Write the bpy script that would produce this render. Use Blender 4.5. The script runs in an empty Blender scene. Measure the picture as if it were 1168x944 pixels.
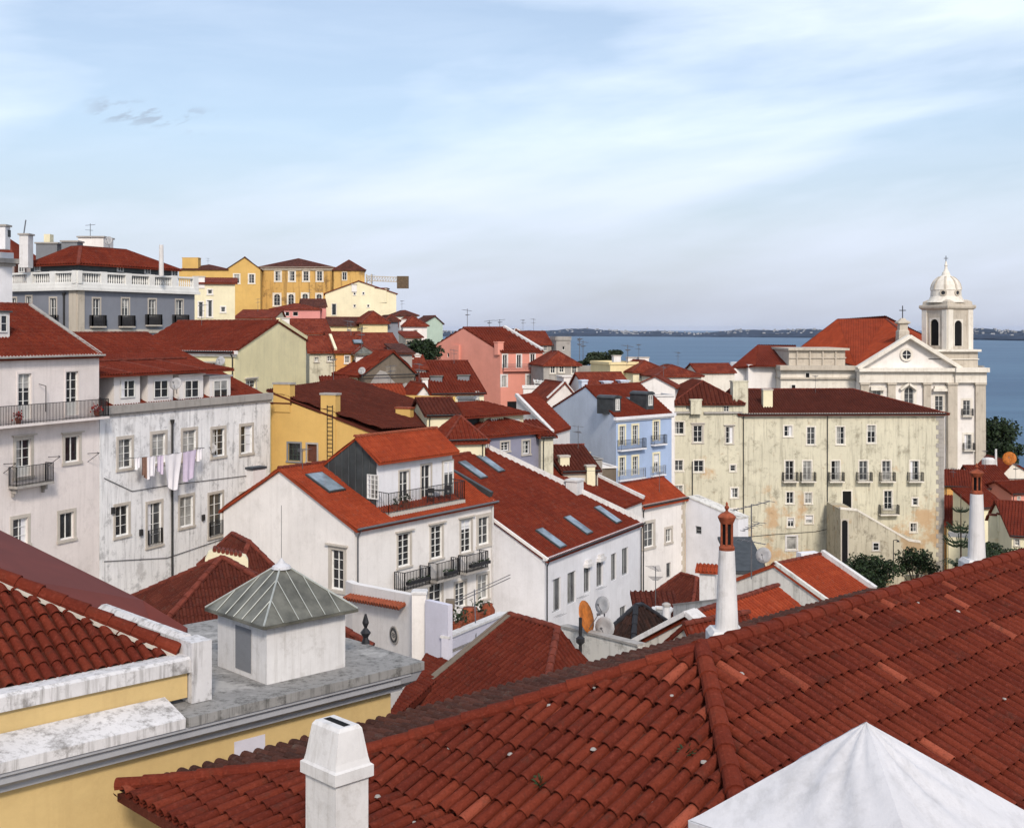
# Hillside old town roofs above a wide river
import bpy, math, random
import numpy as np
from mathutils import Vector as V
random.seed(7)
F=1400.0; CX=584.0; HY=375.0            # focal length and horizon measured on the photograph
SC=bpy.context.scene; COL=SC.collection
EXPO=0.32; SUN_EL=36; SUN_AZ=170; SUN_E=2.4; SUN_ANG=9; SKYS=.113
CLOUD0=.27; CLOUDC=(6.9,7.7,8.9); HAZEC=(4.1,4.35,5.3); HAZED=1.0e-5
ORG={}; HOLES=None
def rx(px): return (px-CX)/F
def ry(py): return (py-HY)/F
def at(px,py,Y): return V((rx(px)*Y,Y,-ry(py)*Y))
def x2(px,Y): return V((rx(px)*Y,Y))
def v3(p,z): return V((p[0],p[1],z))
# ---------------------------------------------------------------- materials
MATS={}
def nt(name):
    m=bpy.data.materials.new(name); m.use_nodes=True
    n=m.node_tree.nodes; l=m.node_tree.links
    return m,n,l,n['Principled BSDF']
def N(n,t,**k):
    x=n.new(t)
    for a,b in k.items(): setattr(x,a,b)
    return x
def noise(n,l,vec,scale,detail=4,rough=.6,stretch=None):
    t=N(n,'ShaderNodeTexNoise'); t.inputs['Scale'].default_value=scale; t.inputs['Detail'].default_value=detail; t.inputs['Roughness'].default_value=rough
    if stretch:
        mp=N(n,'ShaderNodeMapping'); mp.inputs['Scale'].default_value=stretch; l.new(vec,mp.inputs['Vector']); vec=mp.outputs[0]
    l.new(vec,t.inputs['Vector']); return t.outputs['Fac']
def ramp(n,l,fac,a,b,ca=(0,0,0,1),cb=(1,1,1,1)):
    r=N(n,'ShaderNodeValToRGB'); r.color_ramp.elements[0].position=a; r.color_ramp.elements[1].position=b
    r.color_ramp.elements[0].color=ca; r.color_ramp.elements[1].color=cb; l.new(fac,r.inputs[0]); return r.outputs[0]
def mix(n,l,fac,a,b,mode='MIX'):
    m=N(n,'ShaderNodeMix',data_type='RGBA',blend_type=mode)
    for i,x in ((0,fac),(6,a),(7,b)):
        if isinstance(x,(int,float)): m.inputs[i].default_value=x
        elif isinstance(x,tuple): m.inputs[i].default_value=(x[0],x[1],x[2],1)
        else: l.new(x,m.inputs[i])
    return m.outputs[2]
def bump(n,l,b,fac,st,dist):
    k=N(n,'ShaderNodeBump'); k.inputs['Strength'].default_value=st; k.inputs['Distance'].default_value=dist
    l.new(fac,k.inputs['Height']); l.new(k.outputs[0],b.inputs['Normal'])
def plaster(name,c,dirt=.25,dc=(.16,.14,.12),patch=None,pa=0,sc=1.0,fine=.25,rough=.9,low=None):
    m,n,l,b=nt(name); g=N(n,'ShaderNodeNewGeometry').outputs['Position']
    big=noise(n,l,g,.35*sc,5,.65)
    col=mix(n,l,ramp(n,l,big,.3,.7),tuple(x*.88 for x in c),tuple(min(.92,x*1.06) for x in c))
    st=noise(n,l,g,1.5*sc,6,.7,(2.0,2.0,.13))              # rain streaks
    col=mix(n,l,ramp(n,l,st,.50,.74,(0,0,0,1),(dirt,)*3+(1,)),col,dc)
    bl=noise(n,l,g,.8*sc,8,.75)                             # blotches of dirt
    col=mix(n,l,ramp(n,l,bl,.53,.66,(0,0,0,1),(dirt*.9,)*3+(1,)),col,dc)
    if patch:
        pn=noise(n,l,g,.22*sc,7,.62)
        if low:      # bare patches gather in the lower storeys
            sx=N(n,'ShaderNodeSeparateXYZ'); l.new(g,sx.inputs[0]); mr=N(n,'ShaderNodeMapRange'); mr.inputs[1].default_value=low[0]; mr.inputs[2].default_value=low[1]; mr.inputs[3].default_value=.09; mr.inputs[4].default_value=-.10; l.new(sx.outputs[2],mr.inputs[0])
            ad=N(n,'ShaderNodeMath',operation='ADD'); l.new(pn,ad.inputs[0]); l.new(mr.outputs[0],ad.inputs[1]); pn=ad.outputs[0]
        col=mix(n,l,ramp(n,l,pn,.60-pa*.12,.66-pa*.12,(0,0,0,1),(.8,)*3+(1,)),col,patch)
        pn2=noise(n,l,g,1.7*sc,6,.7); col=mix(n,l,ramp(n,l,pn2,.62,.72,(0,0,0,1),(dirt,)*3+(1,)),col,tuple(x*.6 for x in patch))
    fn=noise(n,l,g,9,4,.7)
    col=mix(n,l,ramp(n,l,fn,.45,.75,(0,0,0,1),(fine*.5,)*3+(1,)),col,tuple(x*.6 for x in c))
    l.new(col,b.inputs['Base Color']); b.inputs['Roughness'].default_value=rough
    b.inputs['Specular IOR Level'].default_value=.2
    bump(n,l,b,fn,.25,.03); return m
def tile(name,c1,c2,c3,lichen=.25,lc=(.13,.10,.08),pale=.0,flat=False):
    m,n,l,b=nt(name); uv=N(n,'ShaderNodeUVMap').outputs[0]; g=N(n,'ShaderNodeNewGeometry').outputs['Position']
    fl=N(n,'ShaderNodeVectorMath',operation='FLOOR'); l.new(uv,fl.inputs[0])
    wn=N(n,'ShaderNodeTexWhiteNoise',noise_dimensions='2D'); l.new(fl.outputs[0],wn.inputs['Vector'])
    r=N(n,'ShaderNodeValToRGB'); e=r.color_ramp.elements
    e[0].position=0; e[0].color=(*c1,1); e[1].position=1; e[1].color=(*c3,1)
    k=e.new(.5); k.color=(*c2,1)
    if pale:
        k=e.new(1-pale); k.color=(*c3,1); e[-1].color=(min(1,c3[0]*1.9),c3[1]*2.4,c3[2]*2.6,1)
    l.new(wn.outputs['Value'],r.inputs[0]); col=r.outputs[0]
    s=noise(n,l,g,.45,6,.65); col=mix(n,l,ramp(n,l,s,.42,.68,(0,0,0,1),(.55,)*3+(1,)),col,tuple(x*.62 for x in c1))
    s2=noise(n,l,g,3.2,8,.75); col=mix(n,l,ramp(n,l,s2,.54,.72,(0,0,0,1),(lichen,)*3+(1,)),col,lc)
    s3=noise(n,l,g,14,4,.7); s4=noise(n,l,g,26,6,.8); col=mix(n,l,ramp(n,l,s4,.5,.68,(0,0,0,1),(.6,)*3+(1,)),col,tuple(x*.45 for x in c1)); col=mix(n,l,ramp(n,l,s3,.52,.75,(0,0,0,1),(.35,)*3+(1,)),col,tuple(min(1,x*1.7+.02) for x in c3))
    l.new(col,b.inputs['Base Color']); b.inputs['Roughness'].default_value=.92; b.inputs['Specular IOR Level'].default_value=.08
    if flat:
        sx=N(n,'ShaderNodeSeparateXYZ'); l.new(uv,sx.inputs[0])
        mu=N(n,'ShaderNodeMath',operation='MULTIPLY'); mu.inputs[1].default_value=6.2832; l.new(sx.outputs[0],mu.inputs[0])
        si=N(n,'ShaderNodeMath',operation='SINE'); l.new(mu.outputs[0],si.inputs[0]); bump(n,l,b,si.outputs[0],.6,.05)
    else: bump(n,l,b,s3,.5,.02)
    return m
def plain(name,c,rough=.6,metal=0,spec=.4,nz=.15,scale=4):
    m,n,l,b=nt(name); g=N(n,'ShaderNodeNewGeometry').outputs['Position']
    f=noise(n,l,g,scale,5,.6); l.new(mix(n,l,ramp(n,l,f,.35,.7),tuple(x*(1-nz) for x in c),tuple(min(1,x*(1+nz)) for x in c)),b.inputs['Base Color'])
    b.inputs['Roughness'].default_value=rough; b.inputs['Metallic'].default_value=metal; b.inputs['Specular IOR Level'].default_value=spec
    return m
def zinc(name,c,per=.55,rough=.45):
    m=plain(name,c,rough,.35,.5,.25,1.5); return m
def glassy(name,c,rough=.12):
    m=plain(name,c,rough,0,.5,.5,.9); return m
M={}
def mats():
    M.update(
    white=plaster('white_limewash',(.76,.73,.71),.22,(.34,.31,.28)),
    whitew=plaster('weathered_white_wall',(.66,.64,.60),.75,(.13,.12,.10)),
    cool=plaster('cool_white_wall',(.72,.72,.755),.18,(.34,.33,.32)),
    pinkw=plaster('pinkish_white_wall',(.74,.68,.66),.25,(.30,.26,.24)),
    laundry=plaster('peeling_white_wall',(.80,.80,.81),.6,(.15,.15,.16),(.50,.49,.49),.15,1.4),
    yellow=plaster('yellow_ochre_wall',(.56,.41,.19),.30,(.40,.27,.12)),
    yellow2=plaster('warm_yellow_wall',(.60,.39,.13),.22,(.40,.26,.10)),
    palace=plaster('golden_palace_wall',(.58,.36,.12),1.0,(.14,.085,.04),(.22,.14,.07),.5,.45),
    straw=plaster('pale_straw_wall',(.76,.69,.43),.22,(.36,.33,.22)),
    creamw=plaster('cream_wall',(.76,.70,.50),.16,(.42,.36,.25)),
    cream2=plaster('butter_wall',(.74,.62,.36),.2,(.42,.33,.2)),
    stairw=plaster('blotchy_stair_wall',(.50,.46,.36),.85,(.15,.13,.10),(.40,.27,.15),.3,1.2),
    oldcream=plaster('stained_cream_wall',(.60,.57,.45),.72,(.17,.15,.11),(.48,.31,.17),.25,.9,low=(-24,-13)),
    blue=plaster('powder_blue_wall',(.36,.46,.66),.12,(.26,.30,.40)),
    blueg=plaster('pale_blue_gable_wall',(.62,.68,.80),.16,(.34,.37,.46)),  # paler gable paint, lightened further in place of sunlight missing on that side
    pink=plaster('salmon_pink_wall',(.66,.28,.22),.14,(.45,.20,.16)),
    pink2=plaster('dusty_pink_wall',(.62,.26,.24),.2,(.4,.2,.18)),
    greyb=plaster('blue_grey_tiled_wall',(.215,.23,.27),.18,(.14,.15,.19)),
    greyd=plaster('dark_grey_wall',(.20,.21,.23),.25,(.11,.11,.12)),
    brown=plaster('damp_brown_wall',(.17,.14,.11),.5,(.08,.07,.05),(.30,.27,.23),.2),
    lilac=plaster('lilac_white_wall',(.58,.57,.66),.12,(.38,.36,.42)),
    purple=plaster('grey_violet_tiled_wall',(.26,.26,.34),.3,(.14,.14,.18)),
    mint=plaster('pale_mint_wall',(.44,.55,.47),.2,(.28,.34,.3)),
    orange=plaster('orange_wall',(.66,.36,.12),.2,(.4,.22,.1)),
    stone=plaster('limestone',(.50,.45,.38),.5,(.22,.18,.14)),
    stonew=plaster('clean_limestone',(.72,.68,.61),.40,(.34,.28,.22)),
    stoneg=plaster('grey_stone',(.36,.34,.32),.5,(.14,.13,.12)),
    trim=plaster('stone_window_trim',(.50,.46,.41),.35,(.26,.23,.2)),
    coping=plaster('stained_white_coping',(.60,.59,.60),.85,(.13,.12,.11),None,0,2.8),
    slab=plaster('weathered_terrace_concrete',(.27,.265,.26),.95,(.05,.05,.046),(.42,.41,.40),.1,3.0),
    mould=plaster('grey_cornice_paint',(.36,.37,.40),.3,(.2,.2,.22)),
    balus=plaster('white_balustrade_paint',(.72,.72,.70),.2,(.36,.35,.34)),
    chim=plaster('white_chimney_paint',(.64,.63,.63),.55,(.34,.32,.30),None,0,2.5),
    tent=plaster('white_metal_canopy',(.56,.56,.59),.5,(.32,.32,.33),None,0,1.5),
    earth=plaster('packed_earth_ground',(.22,.19,.15),.5,(.10,.09,.07)),
    tred=tile('brick_red_roof_tiles',(.118,.020,.012),(.138,.0235,.013),(.162,.030,.0155),.45),
    tdark=tile('aged_dark_roof_tiles',(.070,.0175,.0125),(.084,.0205,.0135),(.100,.026,.017),.5,(.07,.055,.045)),
    tor=tile('new_orange_roof_tiles',(.235,.040,.018),(.265,.046,.019),(.30,.056,.023),.3),
    tnear=tile('old_clay_barrel_tiles',(.100,.0185,.0115),(.128,.0235,.013),(.158,.031,.0165),.6,(.045,.028,.021),.025),
    tnear2=tile('red_clay_barrel_tiles',(.120,.021,.0125),(.140,.0245,.013),(.165,.031,.016),.45,(.06,.03,.02)),
    tcourt=tile('courtyard_dark_red_tiles',(.088,.017,.011),(.104,.020,.012),(.122,.025,.015),.45,(.07,.055,.045)),
    tsoot=tile('sooty_black_brown_tiles',(.020,.014,.013),(.032,.019,.017),(.05,.025,.02),.5,(.03,.027,.025)),
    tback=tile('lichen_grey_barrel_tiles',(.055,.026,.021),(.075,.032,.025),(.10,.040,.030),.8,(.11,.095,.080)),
    tfar=tile('distant_red_roof_tiles',(.12,.022,.013),(.165,.031,.017),(.21,.046,.024),.45,(.10,.075,.06),0,True),
    tfard=tile('distant_dark_roof_tiles',(.060,.024,.019),(.085,.030,.023),(.11,.042,.030),.4,(.09,.07,.06),0,True),
    flatred=plain('dull_red_sheet_roof',(.125,.026,.018),.7,0,.25,.12,1.0),
    cap=plain('terracotta_ridge_cap',(.14,.032,.020),.85,0,.2,.35,3),
    terra=plain('fired_terracotta',(.24,.060,.028),.8,0,.25,.35,9),
    slate=plain('dark_slate_sheet',(.045,.05,.055),.55,.1,.4,.3,2),
    zincd=plain('dark_zinc_cladding',(.055,.062,.065),.5,.2,.4,.25,1.3),
    zincl=plain('grey_green_zinc_roof',(.15,.147,.122),.42,.25,.5,.45,1.9),
    bar=plain('pale_glazing_bar',(.38,.40,.38),.5,.2,.4,.2,3),
    iron=plain('black_wrought_iron',(.022,.022,.026),.5,.3,.4,.2),
    ironl=plain('grey_painted_railing',(.30,.33,.38),.5,.1,.4,.2),
    wfr=plain('white_window_frame',(.72,.72,.70),.5,0,.4,.06),
    dfr=plain('dark_green_frame',(.05,.07,.06),.5,0,.4,.1),
    bfr=plain('brown_door_paint',(.10,.035,.022),.6,0,.3,.2),
    shut=plain('grey_shutter_paint',(.30,.31,.32),.6,0,.3,.1),
    glass=glassy('dark_window_glass',(.018,.021,.026)),
    glass2=glassy('grey_window_glass',(.07,.075,.08)),
    curt=glassy('window_with_pale_curtain',(.30,.30,.29),.3),
    sky=glassy('roof_window_glass',(.20,.25,.30),.06),
    dish=plain('satellite_dish_paint',(.34,.34,.35),.5,0,.4,.15),
    dishr=plain('rusty_dish_paint',(.42,.13,.02),.7,0,.3,.35,6),
    pipe=plain('cast_iron_pipe',(.03,.03,.032),.6,.2,.4,.2),
    alu=plain('antenna_aluminium',(.16,.16,.17),.5,.6,.5,.15),
    black=plain('black_opening',(.012,.012,.013),.9,0,.1,.1),
    wood=plain('weathered_wood',(.12,.085,.055),.8,0,.2,.3),
    bark=plain('tree_bark',(.07,.052,.038),.9,0,.2,.3),
    leaf=plain('dark_green_leaves',(.018,.034,.012),.7,0,.3,.85,2.2),
    leafg=plain('grey_green_leaves',(.028,.042,.020),.7,0,.3,.5,1.2),
    cloth=plain('white_cotton_cloth',(.78,.76,.80),.9,0,.1,.05,2),
    clothp=plain('pale_lilac_cotton_cloth',(.60,.52,.66),.9,0,.1,.06,2),
    clothb=plain('brown_towel',(.22,.13,.10),.95,0,.1,.15,6),
    flower=plain('red_flowers',(.45,.035,.03),.8,0,.2,.5,14),
    signd=plain('dark_grey_sign_paint',(.05,.052,.055),.5,0,.3,.1),
    shipw=plain('white_ship_paint',(.75,.75,.75),.5,0,.3,.05))
# ---------------------------------------------------------------- mesh helper
class MB:
    def __init__(s): s.v=[]; s.f=[]; s.uv=[]
    def poly(s,pts,uv=None):
        b=len(s.v); s.v+= [tuple(p) for p in pts]; s.f.append(tuple(range(b,b+len(pts)))); s.uv.append(uv or [(0,0)]*len(pts)); return s
    def raw(s,vs,fs,uv=(0,0)):
        b=len(s.v); s.v+=[tuple(p) for p in vs]
        for f in fs: s.f.append(tuple(b+i for i in f)); s.uv.append([uv]*len(f))
        return s
    def obox(s,o,a,b,c):
        p=[o,o+a,o+a+b,o+b,o+c,o+a+c,o+a+b+c,o+b+c]
        return s.raw(p,[(0,3,2,1),(4,5,6,7),(0,1,5,4),(1,2,6,5),(2,3,7,6),(3,0,4,7)])
    def box(s,x0,y0,z0,x1,y1,z1): return s.obox(V((x0,y0,z0)),V((x1-x0,0,0)),V((0,y1-y0,0)),V((0,0,z1-z0)))
    def beam(s,p,q,w,h,dz=0):
        d=(q-p); u=d.normalized(); sd=u.cross(V((0,0,1)))
        if sd.length<1e-4: sd=V((1,0,0))
        sd.normalize(); up=sd.cross(u).normalized()
        o=p-sd*w/2-up*h/2+V((0,0,dz)); return s.obox(o,d,sd*w,up*h)
    def tube(s,p,q,r0,r1=None,n=8,cap=True):
        r1=r0 if r1 is None else r1; d=(q-p).normalized(); a=d.cross(V((0,0,1)))
        if a.length<1e-3: a=V((1,0,0))
        a.normalize(); b=d.cross(a); vs=[]
        for c,r in ((p,r0),(q,r1)):
            for i in range(n):
                t=2*math.pi*i/n; vs.append(c+a*(r*math.cos(t))+b*(r*math.sin(t)))
        fs=[(i,(i+1)%n,n+(i+1)%n,n+i) for i in range(n)]
        if cap: fs+=[tuple(range(n-1,-1,-1)),tuple(range(n,2*n))]
        return s.raw(vs,fs)
    def lathe(s,c,prof,n=16,ph=0,sq=None):
        vs=[]; m=len(prof)
        for r,z in prof:
            for i in range(n):
                t=2*math.pi*i/n+ph; vs.append(c+V((r*math.cos(t),r*math.sin(t),z)))
        fs=[(j*n+i,j*n+(i+1)%n,(j+1)*n+(i+1)%n,(j+1)*n+i) for j in range(m-1) for i in range(n)]
        fs+=[tuple(range(n-1,-1,-1)),tuple((m-1)*n+i for i in range(n))]
        return s.raw(vs,fs)
    def loft(s,rings,cap=True):      # rings of equal point counts
        n=len(rings[0]); vs=[p for r in rings for p in r]
        fs=[(j*n+i,j*n+(i+1)%n,(j+1)*n+(i+1)%n,(j+1)*n+i) for j in range(len(rings)-1) for i in range(n)]
        if cap: fs+=[tuple(range(n-1,-1,-1)),tuple((len(rings)-1)*n+i for i in range(n))]
        return s.raw(vs,fs)
    def slab(s,pts,th):
        b=[p-V((0,0,th)) for p in pts]; n=len(pts); s.poly(pts); s.poly(b[::-1])
        for i in range(n): s.poly([pts[i],b[i],b[(i+1)%n],pts[(i+1)%n]])
        return s
    def build(s,name,mat,parent=None,loc=None,smooth=False):
        if loc is None: loc=V((0,0,0)) if parent else (V(s.v[0]) if s.v else V((0,0,0)))
        o_=ORG[parent.name] if parent else loc
        me=bpy.data.meshes.new(name)
        me.from_pydata([(a-o_[0],b-o_[1],c-o_[2]) for a,b,c in s.v],[],s.f); me.materials.append(M[mat] if isinstance(mat,str) else mat)
        ul=me.uv_layers.new(name='UVMap'); flat=[c for f in s.uv for p in f for c in p]; ul.data.foreach_set('uv',flat)
        if smooth: me.polygons.foreach_set('use_smooth',[True]*len(me.polygons))
        me.update(); ob=bpy.data.objects.new(name,me); COL.objects.link(ob)
        if parent: ob.parent=parent; ORG[ob.name]=o_
        else: ob.location=loc; ORG[ob.name]=V(loc)
        return ob
def tag(o,label=None,cat=None,group=None,kind=None):
    if label and not kind: kind='thing'
    for k,v in (('label',label),('category',cat),('group',group),('kind',kind)):
        if v: o[k]=v
    return o
def thing(name,label,cat,loc,group=None):
    o=bpy.data.objects.new(name,None); COL.objects.link(o); o.location=loc; o.empty_display_size=.5
    ORG[o.name]=V(loc); return tag(o,label,cat,group)
# ---------------------------------------------------------------- terrain
CP=np.array([(0,0,-15),(-10,25,-15),(10,20,-15),(0,45,-20),(-20,60,-20),(-25,90,-17),(0,75,-24),(15,95,-27),(30,100,-27),(45,135,-28),(20,140,-28),
(-42,110,-6),(-50,90,-7),(-45,140,-3),(-60,200,0),(-60,280,1),(-20,150,-12),(-20,190,-12),(0,175,-22),(10,200,-26),(20,260,-34),(70,190,-26),(60,240,-40),(100,200,-42),
(-40,350,-20),(0,330,-60),(60,300,-66),(120,250,-62),(0,420,-82),(100,350,-82),(-200,400,-40),(-300,200,0),(300,100,-60),(300,300,-84),(0,600,-90),(-300,700,-90),(300,600,-90),(-60,20,-12),(60,20,-26),(55,150,-30),(90,140,-40),(-100,-200,0),(200,-200,-30)],float)
def ground(x,y):
    d=(CP[:,0]-x)**2+(CP[:,1]-y)**2+30.0; w=1/d**1.7; return float((w*CP[:,2]).sum()/w.sum())
# ---------------------------------------------------------------- walls
class Wall:
    def __init__(s,A,B,zb,zt):
        s.A=V(A[:2]); s.B=V(B[:2]); s.L=(s.B-s.A).length; s.u=(s.B-s.A)/s.L; s.n=V((s.u.y,-s.u.x)); s.zb=zb; s.zt=zt; s.holes=[]; s.gable=None
    def hit(s,px,py):
        dx,dy=rx(px),1.0; det=s.u.x*(-dy)-s.u.y*(-dx)      # A+k u = t d
        k=((-s.A.x)*(-dy)-(-s.A.y)*(-dx))/det
        t=(s.A.y+k*s.u.y)
        return k,-ry(py)*t,t
    def P(s,k,z,o=0):
        p=s.A+s.u*k+s.n*o; return V((p.x,p.y,z))
    def bx(s,mb,k0,k1,z0,z1,o0,o1):
        return mb.obox(s.P(k0,z0,o0),s.P(k1,z0,o0)-s.P(k0,z0,o0),V((0,0,z1-z0)),s.P(k0,z0,o1)-s.P(k0,z0,o0))
    def mesh(s,mb,dep=.2):
        ks=sorted(set([0,s.L]+[x for h in s.holes for x in h[:2]])); zs=sorted(set([s.zb,s.zt]+[x for h in s.holes for x in h[2:]]))
        for i in range(len(ks)-1):
            for j in range(len(zs)-1):
                if ks[i+1]-ks[i]<1e-5 or zs[j+1]-zs[j]<1e-5: continue
                kc=(ks[i]+ks[i+1])/2; zc=(zs[j]+zs[j+1])/2
                if any(h[0]<kc<h[1] and h[2]<zc<h[3] for h in s.holes): continue
                mb.poly([s.P(ks[i],zs[j]),s.P(ks[i+1],zs[j]),s.P(ks[i+1],zs[j+1]),s.P(ks[i],zs[j+1])])
        for a,b,c,d in s.holes:
            f=[(a,c),(b,c),(b,d),(a,d)]
            for i in range(4):
                p,q=f[i],f[(i+1)%4]; mb.poly([s.P(*p),s.P(*p,-dep),s.P(*q,-dep),s.P(*q)])
            mb.poly([s.P(k,z,-dep) for k,z in f])
        if s.gable: mb.poly([s.P(k,z) for k,z in s.gable])
def window(W,parent,px,py,w,h,nx=2,ny=3,sur='trim',frame='wfr',pane=None,sw=.13,fw=.055,sill=True,name='window',arch=False,shut=None,head=None,kz=None,bot=None):
    if kz: k0,k1,z0,z1=kz
    else:
        k0=W.hit(px-w/2,py)[0]; k1=W.hit(px+w/2,py)[0]; t=W.hit(px,py)[2]; z1=-ry(py-h/2)*t; z0=-ry(py+h/2)*t
    inside = z1<W.zt-.02 and k0>.05 and k1<W.L-.05 and z0>W.zb
    if any(not(k1<=a or k0>=b or z1<=c or z0>=d) for a,b,c,d in W.holes): inside=False
    if inside: W.holes.append((k0,k1,z0,z1)); o=-.15
    else: o=.025
    pane=pane or random.choice(['glass','glass','glass','glass2','curt'])
    ww=(k1-k0)
    if sur:
        m=MB(); e=.035
        W.bx(m,k0-sw,k0,z0-.02,z1,-.02,e); W.bx(m,k1,k1+sw,z0-.02,z1,-.02,e); W.bx(m,k0-sw,k1+sw,z1,z1+sw,-.02,e+.005)
        if sill: W.bx(m,k0-sw-.04,k1+sw+.04,z0-.02-sw*.8,z0-.02,-.02,e+.06)
        if head: W.bx(m,k0-sw-.12,k1+sw+.12,z1+sw,z1+sw+head,-.02,e+.14)
        root=m.build(name,sur,parent)
    else: root=None
    m=MB(); f=fw; o1=o+.05
    if frame:
        W.bx(m,k0,k0+f,z0,z1,o+.004,o1); W.bx(m,k1-f,k1,z0,z1,o+.004,o1); W.bx(m,k0+f,k1-f,z1-f,z1,o+.004,o1); W.bx(m,k0+f,k1-f,z0,z0+f*1.3,o+.004,o1)
        g=f*.75
        for i in range(1,nx):
            kc=k0+ww*i/nx; e=g if i==nx/2 else g*.5; W.bx(m,kc-e/2-.01,kc+e/2+.01,z0+f*1.3,z1-f,o+.006,o1-.004)
        for j in range(1,ny):
            zc=z0+(z1-z0)*j/ny; W.bx(m,k0+f,k1-f,zc-g*.35,zc+g*.35,o+.007,o1-.008)
        if bot: W.bx(m,k0+f,k1-f,z0+f,z0+(z1-z0)*bot,o+.008,o1-.01)
        fr=m.build('frame' if root else name,frame,root or parent); root=root or fr
    m=MB(); 
    if arch:
        n=10; r=ww/2; kc=(k0+k1)/2; pts=[W.P(k0,z0,o+.002),W.P(k1,z0,o+.002)]+[W.P(kc+r*math.cos(math.pi*i/n),z1-r+r*math.sin(math.pi*i/n),o+.002) for i in range(n+1)]
        m.poly(pts)
    else: m.poly([W.P(k0,z0,o+.002),W.P(k1,z0,o+.002),W.P(k1,z1,o+.002),W.P(k0,z1,o+.002)])
    p=m.build('pane' if root else name,pane,root or parent); root=root or p
    if frame and ww>.55 and random.random()<.45 and not arch:
        m=MB(); q=random.random(); oo=o+.003
        if q<.4: W_=(k0+f,k0+ww*random.uniform(.25,.45),z0,z1)
        elif q<.6: W_=(k1-ww*random.uniform(.25,.45),k1-f,z0,z1)
        else: W_=(k0+f,k1-f,z1-(z1-z0)*random.uniform(.2,.6),z1)
        m.poly([W.P(W_[0],W_[2],oo+.001),W.P(W_[1],W_[2],oo+.001),W.P(W_[1],W_[3],oo+.001),W.P(W_[0],W_[3],oo+.001)]); m.build('curtain',random.choice(['curt','glass2','cool']),p)
    if arch and inside:            # spandrels that round the head off
        m=MB(); n=8; r=ww/2; kc=(k0+k1)/2
        for sg in (-1,1):
            ke=kc+sg*r; arc=[(kc+sg*r*math.cos(math.pi/2*i/n),z1-r+r*math.sin(math.pi/2*i/n)) for i in range(n+1)]
            pts=[W.P(ke,z1,.012)]+[W.P(a,b,.012) for a,b in (arc if sg<0 else arc)]
            if sg>0: pts=pts[::-1]
            m.poly(pts)
        m.build('arch_head',sur or 'trim',root)
    if shut:
        for sg,kk in ((-1,k0),(1,k1)):
            m=MB(); sl=ww*.48; a,b=(kk-sl,kk-.01) if sg<0 else (kk+.01,kk+sl)
            W.bx(m,a,b,z0,z1,.04,.08); m.build('shutter',shut,root)
    return root
def railing(mb,pts,h,sp=.13,r=.011,tr=.02):
    for p,q in zip(pts[:-1],pts[1:]):
        L=(q-p).length; n=max(1,int(L/sp)); up=V((0,0,h))
        mb.beam(p+up,q+up,tr*2,tr*1.6); mb.beam(p+V((0,0,.08)),q+V((0,0,.08)),tr*1.4,tr)
        for i in range(n+1):
            a=p.lerp(q,i/n); e=r*(1.8 if i in (0,n) else 1); mb.beam(a,a+up,e*2,e*2)
def balcony(W,parent,px0,px1,pyf,d=.55,h=1.0,slab='trim',rail='iron',th=.14,sp=.13,brk=False,r=.013,base=True):
    k0=W.hit(px0,pyf)[0]; k1=W.hit(px1,pyf)[0]; z=W.hit((px0+px1)/2,pyf)[1]
    m=MB(); W.bx(m,k0,k1,z-th,z,.04,d+.06)
    if not base: m=MB(); W.bx(m,k0,k1,z-.03,z+.02,.05,.09)
    b=m.build('balcony',slab,parent)
    if brk:
        m=MB()
        for k in (k0+.2,k1-.35): W.bx(m,k,k+.14,z-th-.3,z-th-.001,.02,d*.6); W.bx(m,k+.02,k+.12,z-th-.5,z-th-.3,.02,d*.3)
        m.build('bracket','stoneg',b)
    m=MB(); e=.04
    if d<.15: d=.12
    railing(m,[W.P(k0+e,z,.05),W.P(k0+e,z,d),W.P(k1-e,z,d),W.P(k1-e,z,.05)],h,sp,r); m.build('railing',rail,b)
    return b
# ---------------------------------------------------------------- roofs
def frame2(poly):
    n=V((0,0,0))
    for i in range(len(poly)):
        a,b=poly[i],poly[(i+1)%len(poly)]; n+=V(((a.y-b.y)*(a.z+b.z),(a.z-b.z)*(a.x+b.x),(a.x-b.x)*(a.y+b.y)))
    n.normalize()
    if n.z<0: n=-n
    u=V((0,0,1)).cross(n)
    if u.length<.02: u=V((1,0,0))
    u.normalize(); v=n.cross(u); return n,u,v
def vrange(p2,u):
    lo,hi=1e9,-1e9
    for i in range(len(p2)):
        (a,b),(c,d)=p2[i],p2[(i+1)%len(p2)]
        if (a-u)*(c-u)<=0:
            ys=[b,d] if abs(a-c)<1e-9 else [b+(d-b)*(u-a)/(c-a)]
            for y in ys: lo=min(lo,y); hi=max(hi,y)
    return lo,hi
PH=(0,.15,.24,.30,.5,.70,.76,.85); PHH=(1,.87,.55,0,-.22,0,.55,.87)
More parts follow.
